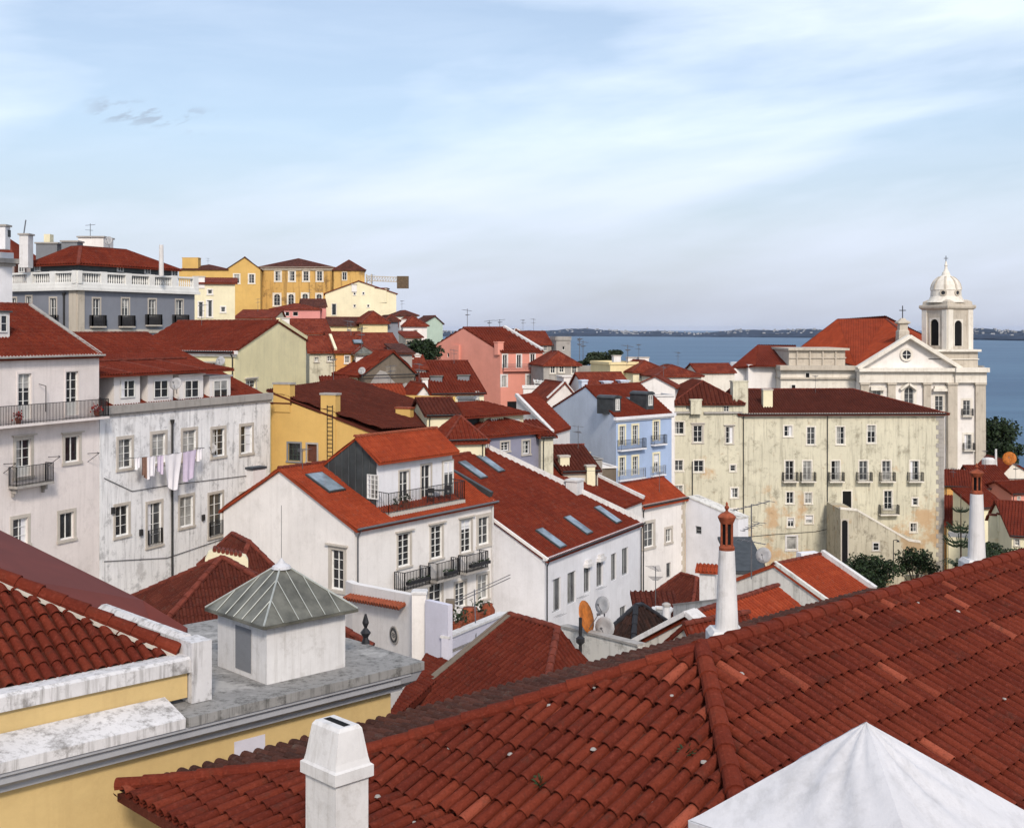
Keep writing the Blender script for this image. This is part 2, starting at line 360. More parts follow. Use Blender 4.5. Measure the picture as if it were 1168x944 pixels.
def tsurf(mb,poly,tw=.24,tl=.42,amp=.075,step=.022,ns=4):
    n,u,v=frame2(poly); p0=poly[0]; p2=[((p-p0).dot(u),(p-p0).dot(v)) for p in poly]
    u0=min(a for a,b in p2); u1=max(a for a,b in p2); v0=min(b for a,b in p2); v1=max(b for a,b in p2)
    us=[];hs=[]
    for i in range(int((u1-u0)/tw)+1):
        for p_,q_ in zip(PH,PHH):
            x=u0+(i+p_)*tw
            if x<u1-1e-4: us.append(x); hs.append(q_*amp*tw/.24)
    us.append(u1); hs.append(0)
    nk=int((v1-v0)/tl)+1; rows=[]
    for k in range(nk): rows+=[(v0+k*tl,step,k),(v0+(k+1)*tl,0,k)]
    rg=[vrange(p2,min(max(x,u0+1e-6),u1-1e-6)) for x in us]; base=len(mb.v); nr=len(rows)
    for x,(lo,hi),hh in zip(us,rg,hs):
        for y,s,k in rows:
            yy=min(max(y,lo),hi); mb.v.append(tuple(p0+u*x+v*yy+n*(hh+s)))
    for i in range(len(us)-1):
        lo=min(rg[i][0],rg[i+1][0]); hi=max(rg[i][1],rg[i+1][1]); ti=((us[i]+us[i+1])/2-u0)/tw+.5
        for j in range(nr-1):
            if rows[j+1][0]<lo or rows[j][0]>hi: continue
            if rows[j][0]==rows[j+1][0] and not (lo<rows[j][0]<hi): continue
            a=base+i*nr+j; mb.f.append((a,a+nr,a+nr+1,a+1)); mb.uv.append([(ti,rows[j][2]+.5)]*4)
def fsurf(mb,poly,tw=.3,tl=.45):
    n,u,v=frame2(poly); p0=poly[0]; mb.poly([p+n*.03 for p in poly],[((p-p0).dot(u)/tw,(p-p0).dot(v)/tl) for p in poly])
def neart(mb,poly,tw=.21,tl=.36,r=.078,rng=random,jit=1.0,arc=6):
    n,u,v=frame2(poly); p0=poly[0]; p2=[((p-p0).dot(u),(p-p0).dot(v)) for p in poly]
    u0=min(a for a,b in p2); u1=max(a for a,b in p2); v0=min(b for a,b in p2); v1=max(b for a,b in p2)
    def tr(x,lo,hi,z0,z1,ra,rb,sg,uvv,th):
        # a tapered half round tile from v=lo to hi
        vs=[]; A=arc
        for (y,rr,z) in ((lo,ra,z0),(hi,rb,z1)):
            for i in range(A+1):
                t=math.pi*i/A; vs.append(p0+u*(x-rr*math.cos(t))+v*y+n*(z+sg*rr*(1.05 if sg>0 else .9)*math.sin(t)))
        fs=[(i,i+1,A+2+i,A+1+i) for i in range(A)]
        if sg>0:   # lower lip
            b=len(vs)
            for i in range(A+1):
                t=math.pi*i/A; rr=ra-th; vs.append(p0+u*(x-rr*math.cos(t))+v*lo+n*(z0+rr*1.05*math.sin(t)-.002))
            fs+=[(i,b+i,b+i+1,i+1) for i in range(A)]
            for i in range(A+1):
                t=math.pi*i/A; rr=ra-th; vs.append(p0+u*(x-rr*math.cos(t))+v*(lo+.12)+n*(z0-.01+rr*1.05*math.sin(t)))
            fs+=[(b+i,b+A+1+i,b+A+2+i,b+i+1) for i in range(A)]
        mb.raw(vs,fs,uvv)
    w0=rng.uniform(0,6)
    nu=int((u1-u0)/tw)+1
    for i in range(nu+1):
        x=u0+i*tw
        lo,hi=vrange(p2,min(max(x,u0+1e-5),u1-1e-5))
        if hi-lo<.1: continue
        k0=math.floor((lo-v0)/tl)
        for k in range(k0,int((hi-v0)/tl)+1):
            y=v0+k*tl+.022*math.sin(i*.31+w0+k*.7)+.012*math.sin(i*1.3+k); a=max(y,lo); b=min(y+tl*1.12,hi)
            if b-a<.06: continue
            jx=rng.uniform(-.010,.010)*jit+.012*math.sin(k*.9+w0); jz=rng.uniform(0,.014)*jit; jy=rng.uniform(-.02,.02)*jit if a==y else 0
            tr(x+jx,a+jy,b,.040+jz,.014+jz*.5,r*rng.uniform(1.05,1.16),r*.86,1,(i*1.0+.5,k+.5),.015)
            tr(x+tw/2+jx,a,b,.036,.020,r*.95,r*1.02,-1,(i+200.5,k+.5),.01)
def caps(mb,p,q,r=.13,L=.42,rng=random,lift=.03,n=8):
    d=q-p; T=d.length; m=max(1,int(T/L)); u=d/T
    s=u.cross(V((0,0,1))).normalized(); w=s.cross(u)
    for i in range(m):
        a=p+u*(i*T/m); b=p+u*((i+1.12)*T/m); jz=rng.uniform(0,.012)
        vs=[]
        for (c,rr,z) in ((a,r*1.08,.012+jz),(b,r*.92,jz)):
            for j in range(n+1):
                t=-.35+(math.pi+.7)*j/n; vs.append(c+s*(rr*math.cos(t))+w*(rr*math.sin(t)*.85+z+lift))
        fs=[(j,j+1,n+2+j,n+1+j) for j in range(n)]+[tuple(range(n,-1,-1))]
        mb.raw(vs,fs,(i+.5,900.5))
class House:
    def __init__(s,name,label,Nn,R,L,wall='white',cat='house',zb=None,group=None,fill=1):
        s.name=name; Y=Nn[2]; s.ze=-ry(Nn[1])*Y; ze=s.ze
        def res(c):
            if len(c)==3: return x2(c[0],c[2])
            return x2(c[0],ze/(-ry(c[1])))
        s.N=x2(Nn[0],Y)
        if isinstance(R,(tuple,list)) and not isinstance(L,(tuple,list)):
            s.R=res(R); u=(s.R-s.N).normalized(); s.L=s.N+V((-u.y,u.x))*L
        elif isinstance(L,(tuple,list)) and not isinstance(R,(tuple,list)):
            s.L=res(L); u=(s.L-s.N).normalized(); s.R=s.N+V((u.y,-u.x))*R
        else: s.R=res(R); s.L=res(L)
        s.D=s.L+s.R-s.N
        cs=[s.N,s.R,s.D,s.L]
        s.zb=zb if zb is not None else min(ground(*c) for c in cs)-1.0
        c=(s.N+s.D)/2; s.o=thing(name,label,cat,(c.x,c.y,s.zb+1.0),group)
        s.A=(s.R-s.N).length; s.B=(s.L-s.N).length; s.a=(s.R-s.N)/s.A; s.b=(s.L-s.N)/s.B
        s.W={'L':Wall(s.L,s.N,s.zb,ze),'R':Wall(s.N,s.R,s.zb,ze),'B':Wall(s.R,s.D,s.zb,ze),'X':Wall(s.D,s.L,s.zb,ze)}
        s.wall=wall; s.polys=[]; s.ridges=[]; s.roofo=None
    def q(s,a,b,z): p=s.N+s.a*a+s.b*b; return V((p.x,p.y,z))
    def gable(s,side,apex=None,rise=None,frac=.5,o=.35,og=.25,back=None):
        ze=s.ze
        if side=='L':
            if apex:
                k,za,t=s.W['L'].hit(*apex); b=s.B-k
            else: b=s.B*frac; za=ze+rise
            zk=ze if back is None else back
            s1=(za-ze)/b; s2=(za-zk)/(s.B-b); A=s.A
            s.polys=[[s.q(-og,-o,ze-o*s1),s.q(A+og,-o,ze-o*s1),s.q(A+og,b,za),s.q(-og,b,za)],
                     [s.q(A+og,s.B+o,zk-o*s2),s.q(-og,s.B+o,zk-o*s2),s.q(-og,b,za),s.q(A+og,b,za)]]
            s.ridges=[(s.q(-og,b,za),s.q(A+og,b,za))]
            s.rake=[(s.q(0,b,za),s.q(0,0,ze)),(s.q(0,b,za),s.q(0,s.B,zk))]; s.rakef=[(s.q(A,b,za),s.q(A,0,ze)),(s.q(A,b,za),s.q(A,s.B,zk))]
            g=[(0,ze),(s.B,ze),(s.B-b,za)]; gb=[(0,ze),(s.B,ze),(b,za)]
            if back is not None:
                if zk>ze: g.append((0,zk)); gb=[(0,ze),(s.B,ze),(s.B,zk),(b,za)]; s.W['X'].zt=zk
            s.W['L'].gable=g; s.W['B'].gable=gb
        else:
            if apex: k,za,t=s.W['R'].hit(*apex); a=k
            else: a=s.A*frac; za=ze+rise
            zk=ze if back is None else back
            s1=(za-ze)/a; s2=(za-zk)/(s.A-a); B=s.B
            s.polys=[[s.q(-o,B+og,ze-o*s1),s.q(-o,-og,ze-o*s1),s.q(a,-og,za),s.q(a,B+og,za)],
                     [s.q(s.A+o,-og,zk-o*s2),s.q(s.A+o,B+og,zk-o*s2),s.q(a,B+og,za),s.q(a,-og,za)]]
            s.ridges=[(s.q(a,-og,za),s.q(a,B+og,za))]
            s.rake=[(s.q(a,0,za),s.q(0,0,ze)),(s.q(a,0,za),s.q(s.A,0,zk))]; s.rakef=[(s.q(a,B,za),s.q(0,B,ze)),(s.q(a,B,za),s.q(s.A,B,zk))]
            g=[(0,ze),(s.A,ze),(a,za)]; gb=[(0,ze),(s.A,ze),(s.A-a,za)]
            if back is not None and zk>ze: g=[(0,ze),(s.A,ze),(s.A,zk),(a,za)]; gb=[(0,ze),(s.A,ze),(s.A-a,za),(0,zk)]; s.W['B'].zt=zk
            s.W['R'].gable=g; s.W['X'].gable=gb
        s.za=za; return s
    def hip(s,rise,ins=None,o=.35,ins2=None,axis=None):
        A,B,ze=s.A,s.B,s.ze; ax=axis or ('a' if A>=B else 'b'); half=(B if ax=='a' else A)/2
        i1=half if ins is None else ins; i2=i1 if ins2 is None else ins2; za=ze+rise; zo=ze-o*rise/half
        c=[s.q(-o,-o,zo),s.q(A+o,-o,zo),s.q(A+o,B+o,zo),s.q(-o,B+o,zo)]
        if ax=='a':
            i1=min(i1,A/2); i2=min(i2,A-i1); r0=s.q(i1,B/2,za); r1=s.q(A-i2,B/2,za)
            if (r1-r0).length<.05: s.polys=[[c[0],c[1],r0],[c[1],c[2],r0],[c[2],c[3],r0],[c[3],c[0],r0]]
            else: s.polys=[[c[0],c[1],r1,r0],[c[1],c[2],r1],[c[2],c[3],r0,r1],[c[3],c[0],r0]]
        else:
            i1=min(i1,B/2); i2=min(i2,B-i1); r0=s.q(A/2,i1,za); r1=s.q(A/2,B-i2,za)
            if (r1-r0).length<.05: s.polys=[[c[0],c[1],r0],[c[1],c[2],r0],[c[2],c[3],r0],[c[3],c[0],r0]]
            else: s.polys=[[c[0],c[1],r0],[c[1],c[2],r1,r0],[c[2],c[3],r1],[c[3],c[0],r0,r1]]
        s.ridges=[(c[0],r0),((c[1]),r1 if ax=='a' else r0),(c[2],r1),(c[3],r0 if ax=='a' else r1)]
        if (r1-r0).length>.05: s.ridges.append((r0,r1))
        s.za=za; s.rake=[]; return s
    def shed(s,rise,o=.3,way='b'):     # rises away from the R wall
        ze=s.ze; sl=rise/s.B
        s.polys=[[s.q(-o,-o,ze-o*sl),s.q(s.A+o,-o,ze-o*sl),s.q(s.A+o,s.B,ze+rise),s.q(-o,s.B,ze+rise)]]
        s.W['L'].gable=[(0,ze),(s.B,ze),(0,ze+rise)]; s.W['B'].gable=[(0,ze),(s.B,ze),(s.B,ze+rise)]; s.W['X'].zt=ze+rise
        s.rake=[(s.q(0,s.B,ze+rise),s.q(0,0,ze))]; s.rakef=[(s.q(s.A,s.B,ze+rise),s.q(s.A,0,ze))]; return s
    def flat(s,mat='slab',par=.3,pm=None):
        ze=s.ze; m=MB(); m.poly([s.q(0,0,ze-.02),s.q(s.A,0,ze-.02),s.q(s.A,s.B,ze-.02),s.q(0,s.B,ze-.02)]); s.roofo=m.build('roof',mat,s.o)
        if par:
            m=MB(); c=[s.q(-.03,-.03,ze),s.q(s.A+.03,-.03,ze),s.q(s.A+.03,s.B+.03,ze),s.q(-.03,s.B+.03,ze)]
            for i in range(4):
                p,q=c[i],c[(i+1)%4]; d=(q-p).normalized(); m.beam(p+V((0,0,par/2))+d*(.11 if i%2 else -.0),q+V((0,0,par/2))-d*(.11 if i%2 else 0),.22,par)
            m.build('parapet',pm or s.wall,s.o)
        s.rake=[]; return s
    def roof(s,mat='tred',tw=.24,cap=True,th=.14,far=False,capm='cap',r=.12):
        m=MB()
        for p in s.polys:
            if far: fsurf(m,p)
            else: tsurf(m,p,tw)
            m.slab(p,th)
        s.roofo=m.build('roof',mat,s.o)
        if cap and s.ridges:
            m=MB()
            for p,q in s.ridges:
                if far: m.beam(p,q,.25,.16)
                else: caps(m,p,q,r,.45,n=5)
            m.build('ridge',capm,s.roofo)
        return s
    def rakes(s,mat='chim',w=.3,h=.25,which=(0,1),far=False,up=.12,ext=0):
        m=MB(); L=s.rakef if far else s.rake
        for i in which:
            if i<len(L):
                p,q=L[i]; q=q+(q-p).normalized()*ext; m.beam(p+V((0,0,up)),q+V((0,0,up)),w,h)
        m.build('gable_coping',mat,s.o); return s
    def rhit(s,px,py):
        d=V((rx(px),1,-ry(py))); best=None
        for p in s.polys:
            n,u,v=frame2(p); den=d.dot(n)
            if abs(den)<1e-6: continue
            t=p[0].dot(n)/den
            if t<=0: continue
            c=d*t; a=[((x-p[0]).dot(u),(x-p[0]).dot(v)) for x in p]; cu,cv=(c-p[0]).dot(u),(c-p[0]).dot(v)
            us=[x for x,y in a]
            if cu<min(us)-.3 or cu>max(us)+.3: continue
            lo,hi=vrange(a,min(max(cu,min(us)+1e-5),max(us)-1e-5))
            if lo-.3<=cv<=hi+.3 and (best is None or t<best[0]): best=(t,c,n,u,v)
        return best
    def win(s,side,px,py,w,h,**k): return window(s.W[side],s.o,px,py,w,h,**k)
    def wins(s,side,lst,**k):
        for t in lst: s.win(side,*t,**k)
    def balc(s,side,*a,**k): return balcony(s.W[side],s.o,*a,**k)
    def skylight(s,px,py,w=.8,l=1.3,name='skylight'):
        b=s.rhit(px,py)
        if not b: print('SKYLIGHT MISS',s.name,px,py); return
        t,c,n,u,v=b; m=MB(); c=c+n*.06
        m.obox(c-u*(w/2+.08)-v*(l/2+.08),u*(w+.16),v*(l+.16),n*.10); o=m.build(name,'zincd',s.roofo)
        m=MB(); m.obox(c-u*w/2-v*l/2+n*.09,u*w,v*l,n*.03); m.build('pane','sky',o)
    def chimney(s,px,pyt,w,hh,d=None,mat='chim',Y=None,base=None,cap='chim',pots=0,name='chimney',capw=.08,taper=1.0,rot=True):
        # px, top pixel, size in metres; stands where the ray through its foot meets the roof
        if Y is None:
            b=s.rhit(px,base if base else pyt)
            Y=b[0] if b else s.N.y
            if not b: print('CHIM MISS',s.name,px,pyt)
        top=at(px,pyt,Y); d=d or w; a=v3(s.a,0); b_=v3(s.b,0); o=top-V((0,0,hh))
        m=MB(); q=lambda f,z:[o+V((0,0,z))+a*(sx*w/2*f)+b_*(sy*d/2*f) for sx,sy in ((-1,-1),(1,-1),(1,1),(-1,1))]
        m.loft([q(1,0),q(taper,hh-.14)]); c=m.build(name,mat,s.o)
        m=MB(); k=taper*(1+capw*2/w); m.loft([q(k,hh-.14),q(k,hh)]); m.build('cap',cap,c)
        for i in range(pots):
            m=MB(); x=(i+.5)/pots-.5; m.lathe(top+a*(w*x),[(.09,0),(.07,.22),(.1,.3)],8); m.build('pot','terra',c)
        return c
    def gutter(s,side='R',mat='pipe',down=(0,),r=.07,out=.38):
        W=s.W[side]; m=MB(); z=s.ze-.10; m.tube(W.P(-.1,z,out),W.P(W.L+.1,z,out),r,n=6); g_=m.build('gutter',mat,s.o)
        for f in down:
            k=.18+(W.L-.36)*f; m=MB(); m.tube(W.P(k,z,out),W.P(k,z-.45,.1),r*.7,n=5); m.tube(W.P(k,z-.45,.1),W.P(k,s.zb,.1),r*.7,n=5); m.build('downpipe',mat,s.o)
        return s
    def ant(s,px,pyt,pyb,**k):
        b=s.rhit(px,pyb)
        if b: antenna(px,pyt,pyb+1,b[0],s.o,**k)
        else: print('ANT MISS',s.name,px,pyb)
        return s
    def cornice(s,sides='LR',mat='stonew',h=.25,d=.2,dz=0,split=False):
        m=MB()
        for k in sides:
            W=s.W[k]; W.bx(m,-d if k in'RX' else -d*.98,W.L+d,s.ze-h+dz,s.ze+dz-.004,-.03,d-(.003 if k in 'LB' else 0)); W.bx(m,-d*.5,W.L+d*.5,s.ze-h*1.6+dz,s.ze-h+dz,-.03,d*.5-(.003 if k in 'LB' else 0))
        return m.build('cornice',mat,s.o)
    def done(s,quoin=None):
        m=MB()
        for k in 'LRBX': s.W[k].mesh(m)
        m.build('wall',s.wall,s.o); 
        if quoin:
            m=MB()
            for side,k in quoin:
                W=s.W[side]; z=W.zb+1; i=0
                while z<W.zt-.5:
                    w=.55 if i%2 else .35; k0=k*W.L; a,b=(k0,k0+w) if k==0 else (k0-w,k0)
                    W.bx(m,a+.003*(1 if k==0 else -1)*0,b,z,z+.38,-.02,.03); z+=.4; i+=1
            m.build('quoins','stone',s.o)
        return s
def dish(px,py,Y,r,parent,name='satellite_dish',dirv=(-.2,-1,.35),mat='dish',post=.6):
    c=at(px,py,Y); d=V(dirv).normalized(); a=d.cross(V((0,0,1))).normalized(); b=a.cross(d); vs=[]; n=16
    for rr,z in ((0,0),(.5,.06),(1,.22),(1,.25),(.5,.09),(0,.03)):
        for i in range(n):
            t=2*math.pi*i/n; vs.append(c+a*(rr*r*math.cos(t))+b*(rr*r*math.sin(t))+d*(z*r))
    fs=[(j*n+i,j*n+(i+1)%n,(j+1)*n+(i+1)%n,(j+1)*n+i) for j in range(5) for i in range(n)]
    m=MB(); m.raw(vs,fs); o=m.build(name,mat,parent,c,smooth=True) if parent is None else m.build(name,mat,parent,smooth=True)
    m=MB(); m.tube(c-b*r*.8+d*.1*r,c+d*r*1.05,.012+.004*r,n=5); m.tube(c+d*r*.95,c+d*r*1.15,.06*r+.02,n=6); m.build('feed_arm','alu',o)
    m=MB(); m.tube(c-d*.02,c-d*.1-V((0,0,post)),.03,n=6); m.build('mount','alu',o); return o
def antenna(px,pyt,pyb,Y,parent,arms=((.15,.9,0),(.4,.6,1)),name='antenna',r=.022):
    top=at(px,pyt,Y); bot=at(px,pyb,Y); m=MB(); m.tube(bot,top,r,n=5); H=top.z-bot.z
    o=m.build(name,'alu',parent) if parent else m.build(name,'alu',None,bot)
    m=MB()
    for f,l,k in arms:
        c=top-V((0,0,H*f)); d=V((math.cos(k*1.1+.3),math.sin(k*1.1+.3),.12)); m.tube(c-d*l*.5,c+d*l*.5,r*.7,n=4); e=V((-d.y,d.x,0))
        for i in range(6): p=c+d*l*(i/5-.5); w=.16+.05*i; m.tube(p-e*w,p+e*w,r*.45,n=4)
    m.build('aerial','alu',o); return o
mats()
# ---------------------------------------------------------------- camera, sky, sun
cam=bpy.data.objects.new('camera',bpy.data.cameras.new('camera')); COL.objects.link(cam); SC.camera=cam
cam.rotation_euler=(math.pi/2,0,0); cam.data.lens=36*F/1168; cam.data.sensor_width=36; cam.data.shift_y=-(472-HY)/1168; cam.data.clip_end=60000; cam.data.clip_start=.1
SC.view_settings.view_transform='Standard'; SC.view_settings.look='None'; SC.view_settings.exposure=EXPO; SC.view_settings.gamma=1
w=bpy.data.worlds.new('World'); SC.world=w; w.use_nodes=True; n=w.node_tree.nodes; l=w.node_tree.links; bg=n['Background']
sky=N(n,'ShaderNodeTexSky',sky_type='NISHITA',sun_disc=False); sky.sun_elevation=math.radians(SUN_EL); sky.sun_rotation=math.radians(SUN_AZ); sky.altitude=80; sky.air_density=1.0; sky.dust_density=2.0; sky.ozone_density=1.5
tc=N(n,'ShaderNodeTexCoord'); sx=N(n,'ShaderNodeSeparateXYZ'); l.new(tc.outputs['Generated'],sx.inputs[0])
def mth(op,a,b=None,c=None):
    m=N(n,'ShaderNodeMath',operation=op)
    for i,x in enumerate((a,b,c)):
        if x is None: continue
        if isinstance(x,(int,float)): m.inputs[i].default_value=x
        else: l.new(x,m.inputs[i])
    return m.outputs[0]
az=mth('ARCTAN2',sx.outputs[0],sx.outputs[1]); el=mth('ARCTAN2',sx.outputs[2],mth('SQRT',mth('ADD',mth('POWER',sx.outputs[0],2),mth('POWER',sx.outputs[1],2))))
cb=N(n,'ShaderNodeCombineXYZ'); l.new(mth('ADD',az,mth('MULTIPLY',el,-1.6)),cb.inputs[0]); l.new(el,cb.inputs[1])
def cnoise(sc,st,det,ofs,rough=.6,dist=0):
    mp=N(n,'ShaderNodeMapping'); mp.inputs['Scale'].default_value=st; mp.inputs['Location'].default_value=ofs; l.new(cb.outputs[0],mp.inputs[0])
    t=N(n,'ShaderNodeTexNoise'); t.inputs['Scale'].default_value=sc; t.inputs['Detail'].default_value=det; t.inputs['Roughness'].default_value=rough; t.inputs['Distortion'].default_value=dist; l.new(mp.outputs[0],t.inputs[0]); return t.outputs[0]
c1=cnoise(1.6,(1,3.4,1),7,(2.3,.35,0),.52,.25); c2=cnoise(5,(1,5,1),6,(5,2,0),.6,.4)
cl=mth('ADD',ramp(n,l,c1,.46,.60),mth('MULTIPLY',ramp(n,l,c2,.45,.8),.25))
cl=mth('MINIMUM',mth('MULTIPLY_ADD',cl,.60,CLOUD0),1)
colc=mix(n,l,cl,sky.outputs[0],CLOUDC)
# the pale lavender haze band that lies along the horizon
hz=ramp(n,l,mth('ABSOLUTE',el),.0,.16,(1,1,1,1),(0,0,0,1)); colc=mix(n,l,mth('MULTIPLY',hz,.75),colc,HAZEC)
# small broken grey clouds low in the east
gm=cnoise(46,(1,1.7,1),5,(7,3,0),.6); 
g1=mth('MULTIPLY',ramp(n,l,mth('ABSOLUTE',mth('SUBTRACT',el,mth('MULTIPLY_ADD',az,-.07,.145))),.004,.012,(1,1,1,1),(0,0,0,1)),ramp(n,l,mth('ABSOLUTE',mth('SUBTRACT',az,-.283)),.035,.055,(1,1,1,1),(0,0,0,1)))
colc=mix(n,l,mth('MULTIPLY',mth('MULTIPLY',g1,ramp(n,l,gm,.50,.60)),.42),colc,tuple(x*.55 for x in HAZEC))
l.new(colc,bg.inputs['Color']); bg.inputs['Strength'].default_value=SKYS
sd=bpy.data.lights.new('sun','SUN'); sd.energy=SUN_E; sd.angle=math.radians(SUN_ANG); sd.color=(1,.89,.76); so=bpy.data.objects.new('sun',sd); COL.objects.link(so)
e_,a_=math.radians(SUN_EL),math.radians(SUN_AZ)
dirv=V((math.sin(a_)*math.cos(e_),math.cos(a_)*math.cos(e_),math.sin(e_))); so.rotation_euler=dirv.to_track_quat('Z','Y').to_euler(); so.location=(0,-50,80)
# ---------------------------------------------------------------- ground, river, far shore
m=MB(); xs=[-3000,-1500,-800,-500]+list(range(-320,321,10))+[500,800,1500,3000]; ys=[-3000,-1200,-500,-250]+list(range(-120,441,10))+[480,540,650]
gz=[[ground(x,y)+ (random.uniform(-.15,.15)) for y in ys] for x in xs]
m.v=[(x,y,gz[i][j]) for i,x in enumerate(xs) for j,y in enumerate(ys)]; ny=len(ys)
for i in range(len(xs)-1):
    for j in range(ny-1): m.f.append((i*ny+j,(i+1)*ny+j,(i+1)*ny+j+1,i*ny+j+1)); m.uv.append([(0,0)]*4)
tag(m.build('ground','earth',None,V((0,0,0)),smooth=True),kind='structure')
mm,n,l,b=nt('river_water'); g=N(n,'ShaderNodeNewGeometry').outputs['Position']
f=noise(n,l,g,.006,5,.6,(.35,1.6,1)); f2=noise(n,l,g,.35,5,.7,(1,1,1)); f3=noise(n,l,g,.03,5,.65,(.35,1.5,1))
l.new(mix(n,l,ramp(n,l,f,.38,.68),(.028,.080,.155),(.058,.130,.215)),b.inputs['Base Color']); b.inputs['Roughness'].default_value=.45; b.inputs['IOR'].default_value=1.33; b.inputs['Specular IOR Level'].default_value=.35
hh=mth('ADD',f2,mth('MULTIPLY',f3,2.0)) if False else f2
bump(n,l,b,hh,.7,1.0); M['water']=mm
m=MB(); m.poly([V((-40000,-3000,-70)),V((40000,-3000,-70)),V((40000,45000,-70)),V((-40000,45000,-70))]); tag(m.build('river','water',None,V((0,0,-70))),kind='structure')
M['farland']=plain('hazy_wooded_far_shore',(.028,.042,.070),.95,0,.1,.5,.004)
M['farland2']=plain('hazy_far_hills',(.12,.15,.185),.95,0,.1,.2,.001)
rg=random.Random(3); m=MB()
def shoreY(px): return 11500-(max(0,px-640)/528)**1.3*4300
prev=None; rows=[]
for i in range(120):
    px=380+i*8; Y=shoreY(px); top=(7+3*math.sin(i*.33)+2.5*math.sin(i*.9+1)+rg.uniform(-1.2,1.2))*1.0
    zt=-70+ (50+16*math.sin(i*.21+.6)+9*math.sin(i*.57)+rg.uniform(-4,4))
    X=rx(px)*Y; rows.append([(X,Y,-71),(X,Y+8,-62),(X*1.03,Y*1.03,-70+.45*(zt+70)),(X*1.1,Y*1.1,-70+.8*(zt+70)),(X*1.2,Y*1.2,zt),(X*1.35,Y*1.35,-75)])
m.v=[p for r in rows for p in r]
for i in range(len(rows)-1):
    for j in range(5): a=i*6+j; m.f.append((a,a+6,a+7,a+1)); m.uv.append([(0,0)]*4)
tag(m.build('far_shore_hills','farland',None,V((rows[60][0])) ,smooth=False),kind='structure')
m=MB()
for k in range(1000):                       # the towns on the far bank: too many and too small to count
    i=rg.uniform(0,118); px=380+i*8; Y=shoreY(px)
    if rg.random()>.25+.75*(math.sin(i*.8)>-.2)*(math.sin(i*2.1+1)>-.6): continue
    f=rg.choice([1.04,1.07,1.1,1.14,1.17,1.19]); r=rows[int(i)]; zt=r[4][2]; zz=-70+(zt+70)*min(.97,.45+.35*(f-1.03)/.07 if f<1.1 else .8+.2*(f-1.1)/.1)
    X=rx(px)*Y*f; w_=rg.uniform(8,26); h_=rg.uniform(5,13); m.box(X,Y*f,zz-8,X+w_,Y*f+20,zz+h_)
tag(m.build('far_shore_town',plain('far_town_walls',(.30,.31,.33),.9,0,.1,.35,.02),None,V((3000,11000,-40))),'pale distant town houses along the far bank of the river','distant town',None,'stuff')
hzm=bpy.data.materials.new('haze_air'); hzm.use_nodes=True; nn=hzm.node_tree.nodes; nn.remove(nn['Principled BSDF']); pv=nn.new('ShaderNodeVolumePrincipled'); pv.inputs['Color'].default_value=(.62,.74,1,1); pv.inputs['Density'].default_value=HAZED; pv.inputs['Anisotropy'].default_value=.0; hzm.node_tree.links.new(pv.outputs[0],nn['Material Output'].inputs['Volume'])
M['haze']=hzm
if HAZED>0:
    m=MB(); m.box(-39000,-2900,-96,39000,44000,60); tag(m.build('haze','haze',None,V((0,0,0))),None,None,None,'stuff')
# ---------------------------------------------------------------- FOREGROUND: big barrel tile roof on the right
rg=random.Random(11)
R0=V((2.90,18.8,-4.95)); rd=V((.722,.692)); pr=V((.692,-.722))            # apex, ridge direction, fall of the near slope
def RP(along,out,prof=None,sgn=1,xtra=0):
    z=-4.95-(.45*min(out,4.0)+.17*max(0,out-4.0))-xtra; p=V((R0.x,R0.y))+rd*along+pr*(out*sgn); return V((p.x,p.y,z))
rt=thing('tiled_roof_house','big old barrel tile roof filling the bottom right foreground','house',(6,16,-15))
m=MB(); mb_=MB(); ms=MB()
o1,o2,Lr=4.0,6.37,16.0
# slope facing the viewer's right (C), hip end facing lower left (A), back slope (B)
C1=[RP(-0,0),RP(Lr,0),RP(Lr,o1),RP(-o1,o1)]; C2=[RP(-o1,o1),RP(Lr,o1),RP(Lr,o2),RP(-o2,o2)]
A1=[RP(0,0),RP(-o1,o1),RP(-o1,o1,sgn=-1)]; A2=[RP(-o1,o1),RP(-o2,o2),RP(-o2,o2,sgn=-1),RP(-o1,o1,sgn=-1)]
B1=[RP(0,0),RP(-o1,o1,sgn=-1),RP(Lr,o1,sgn=-1,xtra=.15),RP(Lr,0)]; B2=[RP(-o1,o1,sgn=-1),RP(-o2,o2,sgn=-1),RP(Lr,o2,sgn=-1,xtra=.25),RP(Lr,o1,sgn=-1,xtra=.15)]
for p in (C1,C2,A1,A2): neart(m,p,tw=.235,tl=.50,r=.083,rng=rg,jit=1.5,arc=8)
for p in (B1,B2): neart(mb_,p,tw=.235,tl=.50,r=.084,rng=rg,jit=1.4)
for p in (C1,C2,A1,A2,B1,B2): ms.slab([x-V((0,0,.03)) for x in p],.12)
ro=ms.build('roof','tdark',rt); m.build('barrel_tiles','tnear',ro); mb_.build('back_slope_tiles','tback',ro)  # back slope takes darker, greyer tile colours than the other slopes
m=MB()
caps(m,RP(-o1,o1,sgn=1)+V((0,0,.05)),RP(0,0)+V((0,0,.05)),.13,.40,rg,.05); caps(m,RP(-o2,o2)+V((0,0,.05)),RP(-o1,o1)+V((0,0,.05)),.13,.4,rg,.05)
caps(m,RP(-o1,o1,sgn=-1)+V((0,0,.03)),RP(0,0)+V((0,0,.03)),.12,.42,rg,.05); caps(m,RP(-o2,o2,sgn=-1)+V((0,0,.03)),RP(-o1,o1,sgn=-1)+V((0,0,.03)),.12,.42,rg,.05)
caps(m,RP(-.1,0),RP(Lr,0),.14,.42,rg,.05)
m.build('ridge_tiles','tnear2',ro)
